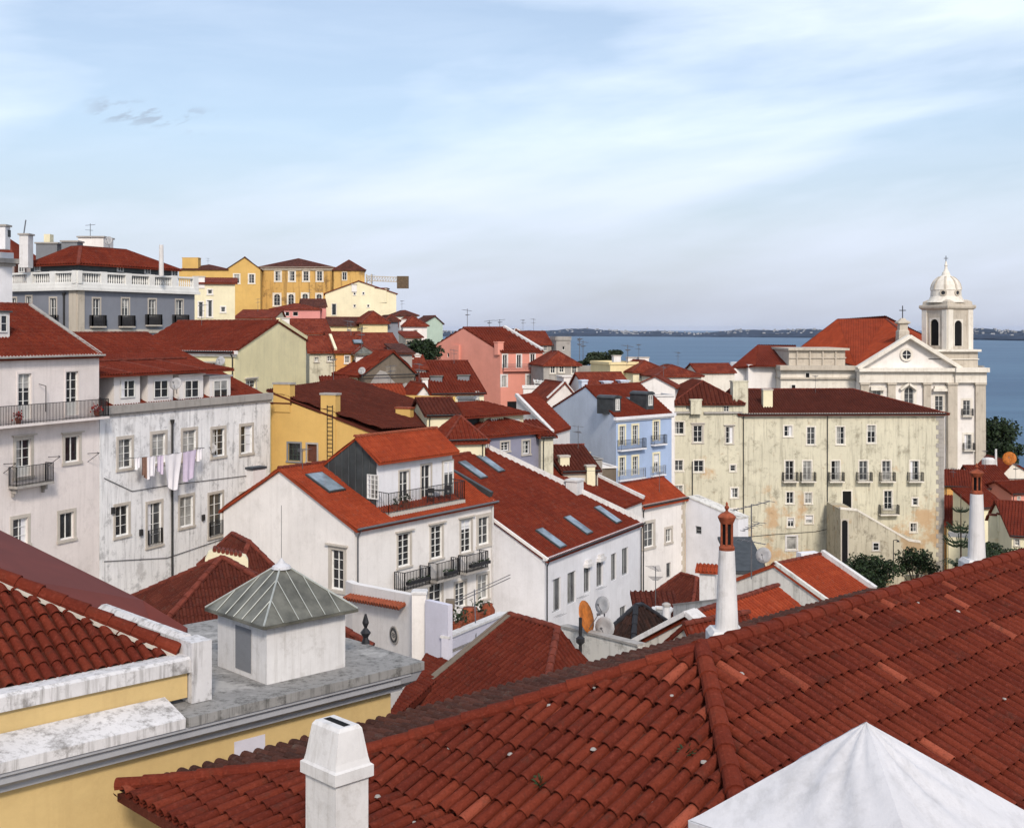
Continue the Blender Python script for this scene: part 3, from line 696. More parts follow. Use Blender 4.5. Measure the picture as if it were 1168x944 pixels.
# mortar bedding below the ridge tiles
m=MB()
for p,q in ((RP(0,0),RP(Lr,0)),(RP(-o1,o1),RP(0,0)),(RP(-o1,o1,sgn=-1),RP(0,0))): m.beam(p+V((0,0,.05)),q+V((0,0,.05)),.2,.09)
m.build('ridge_mortar','tdark',ro)
rq=random.Random(77)
for nm,mt,cnt in (('mortar_patch','stoneg',10),('moss_clump','stoneg',26)):
    m=MB()
    for i in range(cnt):
        if i%2: al,ou,sg=rq.uniform(0,12),rq.uniform(.2,5.5),1
        else: al=-rq.uniform(.3,5.5); ou=rq.uniform(-.95,.95)*abs(al); sg=1
        p=RP(al,abs(ou)) if al>0 else RP(al,0); 
        if al<=0: p=V((R0.x,R0.y,0))+v3(rd,0)*al+v3(pr,0)*ou; q_=max(abs(ou),-al); p.z=-4.95-(.45*min(q_,4)+.17*max(0,q_-4))
        p.z+=.085; s_=rq.uniform(.02,.055)
        m.lathe(p,[(s_*.3,-.02),(s_,0),(s_*rq.uniform(.5,.9),s_*.5),(s_*.1,s_*.6)],7)
    m.build(nm,mt,ro)
m=MB()
for al,ou in ((-3.1,-.4),(-1.9,1.2)):
    c=V((R0.x,R0.y,0))+v3(rd,0)*al+v3(pr,0)*ou; c.z=-4.95+.45*al+.05
    for i in range(60): e=V((rq.gauss(0,1),rq.gauss(0,1),abs(rq.gauss(0,1)))).normalized()*rq.uniform(.05,.17); m.poly([c,c+e,c+e*.8+V((.02,.02,.01))])
m.build('weed_tuft','leaf',ro)
m=MB(); i_=.55; ps=[RP(-o2+i_,o2-i_),RP(Lr,o2-i_),RP(Lr,o2-i_,sgn=-1),RP(-o2+i_,o2-i_,sgn=-1)]
for i in range(4):
    a,b_=ps[i],ps[(i+1)%4]; zt=-7.32; m.poly([V((a.x,a.y,-17)),V((b_.x,b_.y,-17)),V((b_.x,b_.y,zt)),V((a.x,a.y,zt))])
m.build('wall','white',rt)
def roundchim(px,pyb,pytop,pycap,wb,wt,Y,label):
    b0=at(px,pyb,Y); k=Y/F; h1=(pyb-pytop)*k; h2=(pytop-pycap)*k; r0,r1=wb*k/2,wt*k/2
    t=thing('tall_chimney',label,'chimney',b0-V((0,0,.5)),'slender white chimneys on the tiled ridge')
    m=MB(); bs=r0*1.55; m.loft([[b0+V((sx*bs,sy*bs,z)) for sx,sy in ((-1,-1),(1,-1),(1,1),(-1,1))] for z in (-.9,.0)]+[[b0+V((sx*bs*.8,sy*bs*.8,.08)) for sx,sy in ((-1,-1),(1,-1),(1,1),(-1,1))]])
    m.build('plinth','chim',t)
    m=MB(); m.lathe(b0,[(r0,.02)]+[(r0+(r1-r0)*i/8*(1+.0),h1*i/8) for i in range(1,9)],20); m.build('shaft','chim',t,smooth=False)
    m=MB(); z=h1; r=r1; m.lathe(b0,[(r*.98,z),(r*1.0,z+h2*.06),(r*.86,z+h2*.09),(r*.80,z+h2*.12)],18)
    m.lathe(b0,[(r*.82,z+h2*.55),(r*.90,z+h2*.58),(r*1.10,z+h2*.66),(r*1.16,z+h2*.69),(r*.80,z+h2*.75),(r*.42,z+h2*.78),(r*.2,z+h2*.80),(r*.16,z+h2*.83),(r*.30,z+h2*.87),(r*.27,z+h2*.90),(r*.12,z+h2*.93),(r*.18,z+h2*.955),(r*.03,z+h2)],18)
    for i in range(6):
        t_=2*math.pi*i/6+.3; c=b0+V((math.cos(t_)*r*.74,math.sin(t_)*r*.74,0)); m.tube(c+V((0,0,z+h2*.10)),c+V((0,0,z+h2*.57)),r*.15,n=6)
    cp=m.build('cowl','terra',t)
    m=MB(); m.lathe(b0,[(r*.52,z+h2*.1),(r*.5,z+h2*.56)],10); m.build('flue','black',cp)
    return t
roundchim(829,722,627,572,27,18,20.3,'tall tapering white chimney with terracotta cowl, near the middle of the ridge')
roundchim(1114,641,563,528,20,14,25.9,'smaller tapering white chimney with terracotta cowl, before the right edge of the ridge')
# foreground white chimney stack
Yc=15.4; k=Yc/F; t=thing('white_chimney_stack','square white chimney with slotted sloping top rising from the nearest roof edge','chimney',at(380,1060,Yc))
c=V((rx(381)*Yc,Yc+.25,0)); ax=V((.72,.69,0)).normalized(); ay=V((-.69,.72,0)).normalized()
def sq(wx,wy,z,c=c): return [c+ax*(sx*wx/2)+ay*(sy*wy/2)+V((0,0,z)) for sx,sy in ((-1,-1),(1,-1),(1,1),(-1,1))]
z=lambda py: -ry(py)*Yc
m=MB(); m.loft([sq(.50,.66,-7.4),sq(.50,.66,z(893))]); m.build('shaft','chim',t)
m=MB(); m.loft([sq(.50,.66,z(893)),sq(.60,.76,z(890)),sq(.60,.76,z(877)),sq(.55,.70,z(875))]); m.build('collar','chim',t)
m=MB(); m.loft([sq(.54,.70,z(876)),sq(.50,.66,z(868)),sq(.36,.58,z(834)),sq(.29,.53,z(830))]); m.build('hood','chim',t)
m=MB(); m.loft([sq(.10,.44,z(831)),sq(.10,.44,z(830)+.004)]); m.build('slot','black',t)
# white metal pyramid canopy
ap=V((rx(988)*11.55,11.55,-ry(823)*11.55)); hb=-4.62; c0=V((ap.x,ap.y,hb)); rr=1.66
t=thing('skylight_canopy','white sheet metal pyramid canopy in the bottom right corner','skylight',V((ap.x,ap.y,-6.6)))
cs=[c0+V((-rr,0,0)),c0+V((.03,-rr,0)),c0+V((rr,0,0)),c0+V((0,rr,0))]; m=MB(); rgc=random.Random(5)
for i in range(4):
    a,b_=cs[i],cs[(i+1)%4]; NN=14; vs=[]; 
    for j in range(NN+1):
        for q_ in range(NN+1):
            f=j/NN; e=a.lerp(b_,q_/NN); p=e.lerp(ap,f); nn=((a+b_)/2-c0).normalized()
            d=.018*math.sin(q_*1.7+j*.6+i)*math.sin(math.pi*f)*min(q_,NN-q_)/NN*3+rgc.uniform(-.004,.004)*(0<q_<NN)
            vs.append(p+nn*d+V((0,0,d)))
    m.raw(vs,[(x*(NN+1)+y,x*(NN+1)+y+1,(x+1)*(NN+1)+y+1,(x+1)*(NN+1)+y) for x in range(NN) for y in range(NN)])
m.build('canopy_sheet','tent',t,smooth=True)
m=MB()
for i in range(4): m.beam(cs[i]-V((0,0,.04)),cs[(i+1)%4]-V((0,0,.04)),.04,.07)
m.build('canopy_rim','tent',t)
m=MB(); m.loft([[c0+(x-c0)*.86+V((0,0,zz)) for x in cs] for zz in (-2.2,-.02)]); m.build('base_box','chim',t)
# ---------------------------------------------------------------- FOREGROUND: yellow building with roof terrace, left
U=V((.727,.687)); Vv=V((-.687,.727)); K0=V((rx(484)*23.64,23.64))
def Y3(a,b,z): p=K0+U*a+Vv*b; return V((p.x,p.y,z))
t=thing('yellow_building','yellow building with grey cornice, roof terrace and clay tiled roof at lower left','house',Y3(-6,1,-15))
a0=-13; dsl=2.42
m=MB(); m.slab([Y3(-5.0,0,-6.40),Y3(0,0,-6.40),Y3(0,dsl,-6.40),Y3(-5.0,dsl,-6.40)],.16)
m.slab([Y3(-5.0,dsl,-6.40),Y3(0,dsl,-6.40),Y3(-.6,dsl+3.5,-6.42),Y3(-5.0,dsl+3.5,-6.42)],.16); m.build('terrace_slab','slab',t)
def runU(name,mat,pts,a1,a2):           # profile in (b,z) drawn along the wall
    m=MB(); m.loft([[Y3(a,b,z) for b,z in pts] for a in (a1,a2)]); return m.build(name,mat,t)
runU('cornice_shelf','coping',[(0,-6.56),(0,-6.40),(.12,-6.36),(.72,-6.20),(.72,-6.56)],a0,-5.05)
runU('cornice','mould',[(.03,-6.57),(.03,-6.62),(.10,-6.66),(.10,-6.76),(.22,-6.84),(.30,-6.87),(.30,-6.95),(.42,-6.99),(.72,-6.99),(.72,-6.57)],a0,-.30)
m=MB()
m.loft([[Y3(-.30,b,z) for b,z in ((.03,-6.57),(.10,-6.76),(.42,-6.99))]+[Y3(-.42,.46,-6.99)],[Y3(-.02,b,z) for b,z in ((.03,-6.57),(.10,-6.60),(.42,-6.62))]+[Y3(-.1,2.3,-6.62)]]); 
m.loft([[Y3(-.02,.03,-6.565),Y3(-.02,5.8,-6.565),Y3(-.5,5.8,-6.565),Y3(-.5,.03,-6.565)],[Y3(-.12,.1,-6.76),Y3(-.12,5.8,-6.76),Y3(-.5,5.8,-6.76),Y3(-.5,.1,-6.76)],[Y3(-.40,.42,-6.99),Y3(-.40,5.8,-6.99),Y3(-.5,5.8,-6.99),Y3(-.5,.42,-6.99)]]); m.build('cornice','mould',t)
m=MB(); m.loft([[Y3(a,b,z) for a,b in ((a0,.46),(-.46,.46),(-.46,6),(a0,6))] for z in (-17,-6.58)]); m.build('wall','yellow',t)
# parapet band over the shelf, white coping, block
runU('parapet','yellow',[(.74,-6.3),(.74,-5.86),(.98,-5.86),(.98,-6.3)],a0,-4.62)
runU('coping','coping',[(.66,-5.86),(.66,-5.64),(.72,-5.60),(1.04,-5.60),(1.06,-5.86)],a0,-4.60)
B0=-4.58
m=MB(); m.loft([[Y3(a,b,z) for a,b in ((B0-.02,.62),(B0+.36,.62),(B0+.36,1.12),(B0-.02,1.12))] for z in (-6.39,-5.36)]); 
m.loft([[Y3(B0+.04,1.121,-6.39),Y3(B0+.30,1.121,-6.39),Y3(B0+.30,4.4,-6.39),Y3(B0+.04,4.4,-6.39)],[Y3(B0+.04,1.121,-5.40),Y3(B0+.30,1.121,-5.40),Y3(B0+.30,4.4,-5.40),Y3(B0+.04,4.4,-5.40)],[Y3(B0+.12,1.121,-5.33),Y3(B0+.22,1.121,-5.33),Y3(B0+.22,4.38,-5.33),Y3(B0+.12,4.38,-5.33)]])
m.build('parapet_wall','coping',t)
m=MB(); p=Y3(-4.4,.44,0)
W=Wall(Y3(a0,.46,0),Y3(-.46,.46,0),-17,-7); 
ka=W.hit(267,858)[0]; kb=W.hit(302,856)[0]; zz=W.hit(285,858)[1]; W.bx(m,ka,kb,zz-.36,zz+.26,-.01,.012); m.build('plaster_patch','lilac',t)
# tiled roof: eave behind the coping, hip rising to the left
ev=Y3(B0-.05,1.05,-5.66); 
hipd=V((-1.0,.035)).normalized(); HL=10.5; hp=V((ev.x,ev.y,ev.z))+V((hipd.x*HL,hipd.y*HL,.405*HL))
ea=V((ev.x,ev.y,ev.z))-V((U.x,U.y,0))*9.5
top=hp; 
r2=V((hp.x,hp.y,hp.z)); fl=ea+(r2-V((ev.x,ev.y,ev.z)))*1.0
m=MB(); rg=random.Random(21)
ev3=V((ev.x,ev.y,ev.z)); pol=[ev3,r2,fl,ea]; neart(m,pol,tw=.215,tl=.36,r=.082,rng=rg,jit=.6,arc=8)
ms=MB(); ms.slab([x-V((0,0,.02)) for x in pol],.12)
ro=ms.build('roof','tdark',t); m.build('barrel_tiles','tnear2',ro)
m=MB(); caps(m,ev3+V((0,0,.04)),r2+V((0,0,.04)),.15,.43,rg,.05); m.build('ridge_tiles','tnear2',ro)
m=MB(); m.beam(ev3+V((-.0,-.10,.03)),r2+V((0,-.10,.03)),.12,.07); m.build('ridge_mortar','trim',ro)
# smooth dull red slope behind it
m=MB(); m.slab([at(-90,560,30),at(163,684.5,26.2),at(214,716,24.6),at(190,760,23.4),at(-90,640,23.5)],.1); m.build('sheet_roof','flatred',t)
# the lantern
Lc=Y3(-2.72,1.62,0); t=thing('roof_lantern','square white roof lantern with grey zinc pyramid roof on the terrace','skylight',V((Lc.x,Lc.y,-6.4)))
u3=V((U.x,U.y,0)); w3=V((Vv.x,Vv.y,0)); c=at(321,694,23.3); c.z=0
e=1.03; ez=-5.30; ap=V((c.x,c.y,-ry(642)*23.3))
cs=[c-u3*e-w3*e,c+u3*e-w3*e,c+u3*e+w3*e,c-u3*e+w3*e]; cz=[V((p.x,p.y,ez)) for p in cs]
m=MB()
for i in range(4): m.poly([cz[i],cz[(i+1)%4],ap])
for i in range(4): m.beam(cz[i]-V((0,0,.03)),cz[(i+1)%4]-V((0,0,.03)),.03,.05)
rf=m.build('lantern_roof','zincl',t)
m=MB(); up=V((0,0,.012))
for i in range(4): m.tube(cz[i]+up,ap+up,.018,n=5)
for i in range(4):
    a,b_=cz[i],cz[(i+1)%4]
    for f in (.2,.36,.5,.64,.8):
        p=a.lerp(b_,f); top=1-abs(f-.5)*2; tp=min(1,top)
        q=(a.lerp(ap,tp) if f<.5 else b_.lerp(ap,tp)) if f!=.5 else ap
        if f==.5: q=p.lerp(ap,.9)
        m.tube(p+up,q+up,.009,n=4)
m.build('glazing_bar','bar',rf)
m=MB(); m.lathe(ap,[(.19,-.10),(.17,-.05),(.08,0),(.03,.07),(.012,.10)],14); m.build('finial','tent',rf)
m=MB(); m.tube(ap,ap+V((0,0,1.1)),.005,n=4); m.build('rod','alu',rf)
e2=.86; m=MB(); q=[c+u3*(sx*e2)+w3*(sy*e2) for sx,sy in ((-1,-1),(1,-1),(1,1),(-1,1))]; m.loft([[p+V((0,0,z)) for p in q] for z in (-6.40,-5.33)])
m.build('wall','chim',t)
m=MB(); a=q[0]-w3*0; b_=q[3]; m.poly([a.lerp(b_,.30)-u3*.01+V((0,0,-6.3)),a.lerp(b_,.62)-u3*.01+V((0,0,-6.3)),a.lerp(b_,.62)-u3*.01+V((0,0,-5.5)),a.lerp(b_,.30)-u3*.01+V((0,0,-5.5))]); m.build('recess','greyd',t)
m=MB(); p=at(417,712,25.0); m.lathe(V((p.x,p.y,-6.4)),[(.09,0),(.05,.12),(.11,.22),(.03,.32),(.07,.42),(.02,.6)],8); tag(m.build('iron_vent','iron',None,V((p.x,p.y,-6.4))),'small black cast iron vent standing on the terrace edge beside the lantern','vent')
# ---------------------------------------------------------------- the town
H=House
def offw(h,b0,side='R'):
    p=h.q(0,b0,0); q=h.q(h.A,b0,0); return Wall(p,q,h.zb,h.zb)
def dormer(h,px,py,w,hh,b0,mat='white',back=2.2,over=.12,roofm='zincd',pad=.22,arch=False,pane=None,rz=.0,frame='wfr'):
    W=offw(h,b0); k0,z_,t=W.hit(px-w/2,py); k1=W.hit(px+w/2,py)[0]; t=W.hit(px,py)[2]; z1=-ry(py-hh/2)*t; z0=-ry(py+hh/2)*t
    m=MB(); W.bx(m,k0-pad,k1+pad,z0-pad*1.5,z1+pad*.6,-back,0); d=m.build('dormer',mat,h.roofo)
    m=MB()
    if arch:
        kc=(k0+k1)/2; r=(k1-k0)/2+pad+over; rr=[[W.P(kc+r*math.cos(math.pi*i/8),z1+pad*.3+r*.45*math.sin(math.pi*i/8),o) for i in range(9)] for o in (over,-back)]; m.loft(rr)
    else: W.bx(m,k0-pad-over,k1+pad+over,z1+pad*.6,z1+pad*.6+.1,-back,over)
    m.build('dormer_roof',roofm,d)
    window(W,d,px,py,w,hh,2,2,None,frame,pane,sill=False); return d
# --- pinkish white house, far left
h1=H('balcony_house','pinkish white house with long iron balcony and red roof at the left edge',(-60,407.5,63.8),(113,None,74),11.2,'pinkw')
h1.gable('L',rise=2.95,frac=.5,o=.25,og=.12).roof('tred')
for x,y,w_,hh in ((28,452,15,52),(82,448.5,14,50)): h1.win('R',x,y,w_,hh,ny=5,bot=.3,pane='glass',sur='pinkw',name='balcony_door')
h1.win('R',26.7,522,17,42,ny=4,sw=.2,pane='glass',bot=.28,name='balcony_door',head=.08); h1.win('R',82,512,16,29,ny=1,sw=.2,pane='glass',head=.07)
h1.win('R',23,606,17,30,ny=3,sw=.2,pane='glass'); h1.win('R',76,599.5,16,30,ny=1,sw=.2,pane='glass')
h1.balc('R',-60,113,482,d=.75,h=1.05,slab='pinkw',sp=.11,r=.014); h1.balc('R',9,52,551,d=.6,h=1.05,slab='stoneg',sp=.1,brk=True)
dormer(h1,0,369,15,20,1.8,'white',2.5,pane='glass'); h1.cornice('R','white',.16,.14)
m=MB(); W=h1.W['R']; p=W.P(W.hit(47,440)[0],W.hit(47,440)[1],.35); m.tube(V((p.x,p.y,-4.7)),p,.025,n=5); m.tube(p,p+V((-.35,-.15,.12)),.02,n=5); m.build('lamp_arm','iron',h1.o)
dish(53,504,72,.38,h1.o)
for (x,y) in ((55,521),(100,517),(4,529)):
    m=MB(); k,z,t=W.hit(x,y); m.tube(W.P(k,z,0),W.P(k+.1,z+.05,.8),.018,n=4); m.tube(W.P(k+.8,z,0),W.P(k+.1,z+.05,.8),.018,n=4); m.tube(W.P(k,z-.5,0),W.P(k+.1,z+.05,.8),.018,n=4); m.build('drying_bracket','iron',h1.o)
m=MB(); W=h1.W['B']; m.beam(W.P(0,-1.5,.1),h1.q(h1.A,5.6,1.5)+V((.1,0,0)),.3,.14); m.build('verge','stoneg',h1.o)
h1.gutter('R','stoneg',()); h1.done()
for nm,lab,px,r,py in (('flower_pot','red flowering plant in a pot at the right end of the long iron balcony',104,.34,462),('flower_pot','small red flowers on the long iron balcony between its two doors',14,.22,470)):
    W=h1.W['R']; k,z,t=W.hit(px,py); c=W.P(k,W.hit(26.5,482)[1]+.02,.45); tt=thing(nm,lab,'potted plant',c,'plants on the long iron balcony')
    m=MB(); m.lathe(c,[(.13,.0),(.19,.28)],10); m.build('pot','terra',tt); m=MB(); rg=random.Random(px)
    for i in range(90):
        q=c+V((rg.gauss(0,r*.5),rg.gauss(0,r*.4),.45+rg.gauss(0,r*.5))); a=V((rg.uniform(-1,1),rg.uniform(-1,1),rg.uniform(-1,1)))*.07; b_=V((rg.uniform(-1,1),rg.uniform(-1,1),rg.uniform(-1,1)))*.07; m.poly([q-a,q-b_,q+a,q+b_])
    m.build('foliage','flower',tt)
# --- laundry house
h2=H('laundry_house','long peeling white house with four dormers and washing hung across its wall',(113.8,472,74.03),(308,None,90.3),14,'laundry')
h2.gable('L',rise=4.79,frac=.815,o=.0,og=.15).roof('tred')
A=[(142.6,517,15,33),(181,511,15,33),(216,507,15,33),(249,504.5,14,31),(281,501,13,31)]
for i,(x,y,w_,hh) in enumerate(A): h2.win('R',x,y,w_,hh,ny=4 if i!=4 else 3,sw=.2,pane=['glass2','curt','curt','glass','glass'][i])
h2.win('R',139,593.5,15,34,ny=3,sw=.18,pane='glass'); h2.win('R',176,597.5,16,48,ny=4,sw=.18,pane='glass2',name='balcony_door'); h2.win('R',212.6,583,15,34,ny=3,sw=.18,pane='curt'); h2.win('R',246,587,15,48,ny=4,sw=.18,pane='glass2',name='balcony_door')
h2.win('R',281,577,14,30,ny=3,sw=.18); h2.win('R',276,640,14,34,ny=3,sw=.18)
h2.balc('R',168,184,620,d=.1,h=.95,base=False); h2.balc('R',238,254,610,d=.1,h=.95,base=False)
for x in (145,183,218,251): dormer(h2,x,443.5,16,20,.8,'white',4.5,pane='glass',frame='wfr',roofm='white',pad=.55 if x<240 else .4)
m=MB(); ze=h2.ze; zt=-2.86; P1=[h2.q(-.1,.35,zt),h2.q(13.9,.35,zt),h2.q(13.9,7.3,zt+1.04),h2.q(-.1,7.3,zt+1.04)]; tsurf(m,P1); m.slab(P1,.12); m.build('dormer_roof','tred',h2.roofo)
m=MB(); 
for a in (3.2,7.0,10.6): caps(m,h2.q(a,.35,zt),h2.q(a,5,zt+.7),.12,.5,n=5)
caps(m,h2.q(-.1,4.6,zt+.72),h2.q(13.9,4.6,zt+.72),.1,.5,n=5); m.build('ridge','cap',h2.roofo)
W=h2.W['R']; m=MB(); W.bx(m,0,W.L+.1,ze-.05,ze+.42,-.2,.22); W.bx(m,0,W.L+.05,ze-.2,ze-.05,-.02,.12); m.build('cornice','stoneg',h2.o)
k=W.hit(195,500)[0]; m=MB(); m.tube(W.P(k,-22,.12),W.P(k,W.hit(195,484)[1],.12),.075,n=7); m.lathe(W.P(k,W.hit(195,484)[1],.12),[(.08,0),(.15,.25),(.15,.32)],8); m.build('drainpipe','pipe',h2.o)
for px,py in ((128,582),(160,607),(231,590)): 
    k,z,t=W.hit(px,py); m=MB(); W.bx(m,k-.12,k+.12,z-.2,z+.2,.01,.14); m.build('meter_box','pipe',h2.o)
dish(242,511.5,84,.36,h2.o); dish(201,438,80,.42,h2.o)
h2.done()
for H_,pts in ((h2,((118,545),(150,560),(200,552),(300,540))),(h2,((118,640),(190,636),(296,600)))):
    W_=H_.W['R']; m=MB(); q=[W_.P(W_.hit(x,y)[0],W_.hit(x,y)[1],.05) for x,y in pts]
    for p,r_ in zip(q,q[1:]): m.tube(p,r_,.022,n=4)
    m.build('cable','pipe',H_.o)
# washing: one line, seven pieces
def LP(px,off=.75): k,z,t=W.hit(px,530); return k
zl=[W.hit(143,531)[1],W.hit(221,521)[1]]; k0,k1=W.hit(141,531)[0],W.hit(222,521)[0]
lz=lambda k:-7.95-.10*math.sin(math.pi*(k-k0)/(k1-k0))
m=MB(); n_=14
for i in range(n_): a=k0+(k1-k0)*i/n_; b_=k0+(k1-k0)*(i+1)/n_; m.tube(W.P(a,lz(a),.75),W.P(b_,lz(b_),.75),.012,n=4)
for a in (k0,k1): m.tube(W.P(a,-8.0,0),W.P(a,-7.95,.8),.025,n=5)
tag(m.build('clothes_line','alu',None,W.P(k0,-8,0)),'thin clothes line stretched across the peeling white wall','clothes line')
for i,(a,b_,bot,mt,nm,lab) in enumerate(((144,150,540,'cloth','towel','small white cloth at the far left end of the washing line'),(150.5,156.5,550,'clothb','towel','brown towel, second from the left on the washing line'),(157.5,167,552,'cloth','shirt','white shirt hanging between the brown towel and the lilac cloth'),(168,175.5,547,'clothp','towel','short lilac cloth just left of the longest white sheet'),(176.5,197,570,'cloth','bed_sheet','longest white sheet gathered to a point in the middle of the washing'),(198.5,214,559,'clothp','bed_sheet','large pale lilac sheet hanging right of the drainpipe'),(215,221,541,'cloth','towel','narrow white cloth at the far right end of the washing line'))):
    ka,kb=W.hit(a,530)[0],W.hit(b_,530)[0]; Ln=(bot-528)*.0575; m=MB(); nx,nz=9,9; rg=random.Random(i); ph=rg.uniform(0,6); vs=[]
    for y in range(nz+1):
        for x in range(nx+1):
            f=x/nx; g_=y/nz; nar=1-(.45 if Ln>2 else .18)*g_; sh=-.10*g_*(kb-ka)
            kk=(ka+kb)/2+(f-.5)*(kb-ka)*nar+sh; zz=lz(kk)-Ln*g_*(1-.12*math.sin(f*3.1+ph)*g_ - (.25*abs(f-.4) if Ln>2 else 0)); vs.append(W.P(kk,zz+.01,.75+.07*math.sin(f*13+ph)*(.3+g_)))
    m.raw(vs,[(r*(nx+1)+c,r*(nx+1)+c+1,(r+1)*(nx+1)+c+1,(r+1)*(nx+1)+c) for r in range(nz) for c in range(nx)])
    tag(m.build(nm,mt,None,W.P((ka+kb)/2,-8,.75),smooth=True),lab,'laundry','washing hung on the line')
# --- central white house with upper storey
h3=H('white_terrace_house','white house with dark zinc upper storey, tiled roof and balconied facade in the centre',(404,600.6,66),(562,569.5),(255,580),'white')
h3.gable('L',apex=(320,534),o=.3,og=.15).roof('tor',.22)
h3.wins('R',[(461,627,14,37),(498,618,13,37),(531.7,611,12,37)],ny=5,sw=.13,pane='glass',name='balcony_door',head=.07)
h3.win('R',551.6,605,12,31,ny=3,sw=.22,pane='glass2'); h3.win('R',496.7,679,15,27,ny=3); h3.win('R',525,678,12,28,ny=4); h3.win('R',550.7,669,12,28,ny=3)
h3.balc('R',449,479,668,d=.75,h=1.0,slab='stoneg',r=.018); h3.balc('R',488,514.5,657.5,d=.65,h=1.0,slab='stoneg',r=.018); h3.balc('R',522,547,648.5,d=.65,h=1.0,slab='stoneg',r=.018)
h3.win('L',385,649.5,14,45,nx=2,ny=4,sw=.22,pane='glass',head=.1,name='door')
h3.skylight(370.6,551.6,1.2,1.9)
h3.chimney(292,532,1.05,2.2,.6,Y=75.2,mat='white',cap='slate')
a0_,a1_,b0_,br=3.1,10.1,1.15,2.6; zr=-6.16; sl=.72; zf=h3.ze
ze2=zr-sl*(br-b0_); zb2=zr-.63*(5.6-br)
dm=MB()
side=lambda a:[h3.q(a,b0_,-10.6),h3.q(a,b0_,ze2),h3.q(a,br,zr-.02),h3.q(a,6.1,zr-.63*(6.1-br)-.02),h3.q(a,6.1,-10)]
dm.poly(side(a0_)); dm.poly(side(a1_)[::-1]); dm.poly([h3.q(a0_,6.1,-10),h3.q(a0_,6.1,zr-.63*3.5),h3.q(a1_,6.1,zr-.63*3.5),h3.q(a1_,6.1,-10)])
up=dm.build('upper_storey','zincd',h3.o)
m=MB()
for i in range(1,9):
    b_=b0_+i*.55; zt=(zr-sl*(br-b_) if b_<br else zr-.63*(b_-br)); m.beam(h3.q(a0_-.02,b_,-10.4),h3.q(a0_-.02,b_,zt-.06),.05,.035)
m.build('standing_seam','slate',up)
Wf=Wall(h3.q(a0_,b0_,0),h3.q(a1_,b0_,0),-10.62,ze2)
for t_ in ((461,559,11,44),(486,551,11,42),(510.6,547,11,42)): window(Wf,up,*t_,nx=2,ny=3,sur='trim',sw=.1,pane=random.choice(['glass','glass2']),name='terrace_door')
m=MB(); Wf.mesh(m); m.build('front_wall','cool',up)
Ws=Wall(h3.q(a0_,6.1,0),h3.q(a0_,b0_,0),-20,-21); window(Ws,up,426,555,13,28,nx=3,ny=5,sur=None,pane='curt')
P1=[h3.q(a0_-.3,b0_-.45,zr-sl*(br-b0_+.45)),h3.q(a1_+.2,b0_-.45,zr-sl*(br-b0_+.45)),h3.q(a1_+.2,br,zr),h3.q(a0_-.3,br,zr)]
P2=[h3.q(a1_+.1,6.3,zr-.63*3.7),h3.q(a0_-.05,6.3,zr-.63*3.7),h3.q(a0_-.05,br,zr),h3.q(a1_+.1,br,zr)]
m=MB(); tsurf(m,P1,.22); m.slab(P1,.12); tsurf(m,P2,.22); m.slab(P2,.1); uro=m.build('upper_roof','tor',up)
m=MB(); caps(m,P1[3],P1[2],.12,.45,n=5); m.build('ridge','terra',uro)
m=MB(); railing(m,[h3.q(a0_-.05,b0_,-10.3),h3.q(a0_-.05,.18,-10.35),h3.q(a1_,.18,-10.35),h3.q(a1_,b0_,-10.3)],1.15,.13,.013,.022); m.build('railing','iron',up)
m=MB(); m.slab([h3.q(a0_,.1,-10.33),h3.q(a1_,.1,-10.33),h3.q(a1_,b0_,-10.33),h3.q(a0_,b0_,-10.33)],.2); m.build('terrace','trim',up)
m=MB(); m.tube(h3.q(h3.A-.15,-.12,-24),h3.q(h3.A-.15,-.12,h3.ze),.06,n=6); m.build('drainpipe','chim',h3.o)
m=MB(); m.beam(h3.q(h3.A,.1,h3.ze+.3),h3.q(h3.A,5.5,h3.ze+2.3),.25,.35); m.build('gable_coping','zincd',h3.o)
h3.gutter('R','alu',(0,)); h3.ant(345,512,536,arms=((.05,.8,1),)); h3.done()
def pottedplant(px,py,Y,s,lab,grp,mt='leafg',col='terra'):
    if mt=='terra': c=at(px,py,Y); m=MB(); m.lathe(c-V((0,0,.1)),[(.14*s,0),(.28*s,.2*s),(.30*s,.38*s),(.2*s,.56*s),(.22*s,.62*s)],12); tag(m.build('terracotta_jar','terra',None,c-V((0,0,.1)),smooth=True),lab,'jar',grp); return
    c=at(px,py,Y); t=thing('potted_plant',lab,'potted plant',c,grp); m=MB(); m.lathe(c,[(.12*s,0),(.2*s,.34*s),(.22*s,.36*s)],10); m.build('pot',col,t)
    m=MB(); rg=random.Random(int(px*7))
    for i in range(70):
        q=c+V((rg.gauss(0,.16*s),rg.gauss(0,.16*s),.55*s+rg.gauss(0,.16*s))); a=V((rg.uniform(-1,1),rg.uniform(-1,1),rg.uniform(-1,1)))*.06*s; b_=V((rg.uniform(-1,1),rg.uniform(-1,1),rg.uniform(-1,1)))*.06*s; m.poly([q-a,q-b_,q+a,q+b_])
    m.build('foliage',mt,t)
for i,(a,lab) in enumerate(((3.6,'terracotta pot standing nearest the left door behind the roof terrace railing'),(4.5,'small potted plant between the first two doors of the roof terrace'))):
    p=h3.q(a+.5,.6,-10.32); pottedplant(CX+F*p.x/p.y,HY-F*p.z/p.y,p.y,1.0,lab,'pots on the roof terrace')
p=h3.q(8.2,.65,-10.32); t=thing('round_table','small dark round cafe table on the roof terrace by the right door','table',p)
m=MB(); m.lathe(p,[(.35,.70),(.35,.73)],14); m.build('tabletop','iron',t); m=MB(); m.lathe(p,[(.2,0),(.03,.03),(.03,.70)],8); m.build('leg','iron',t)
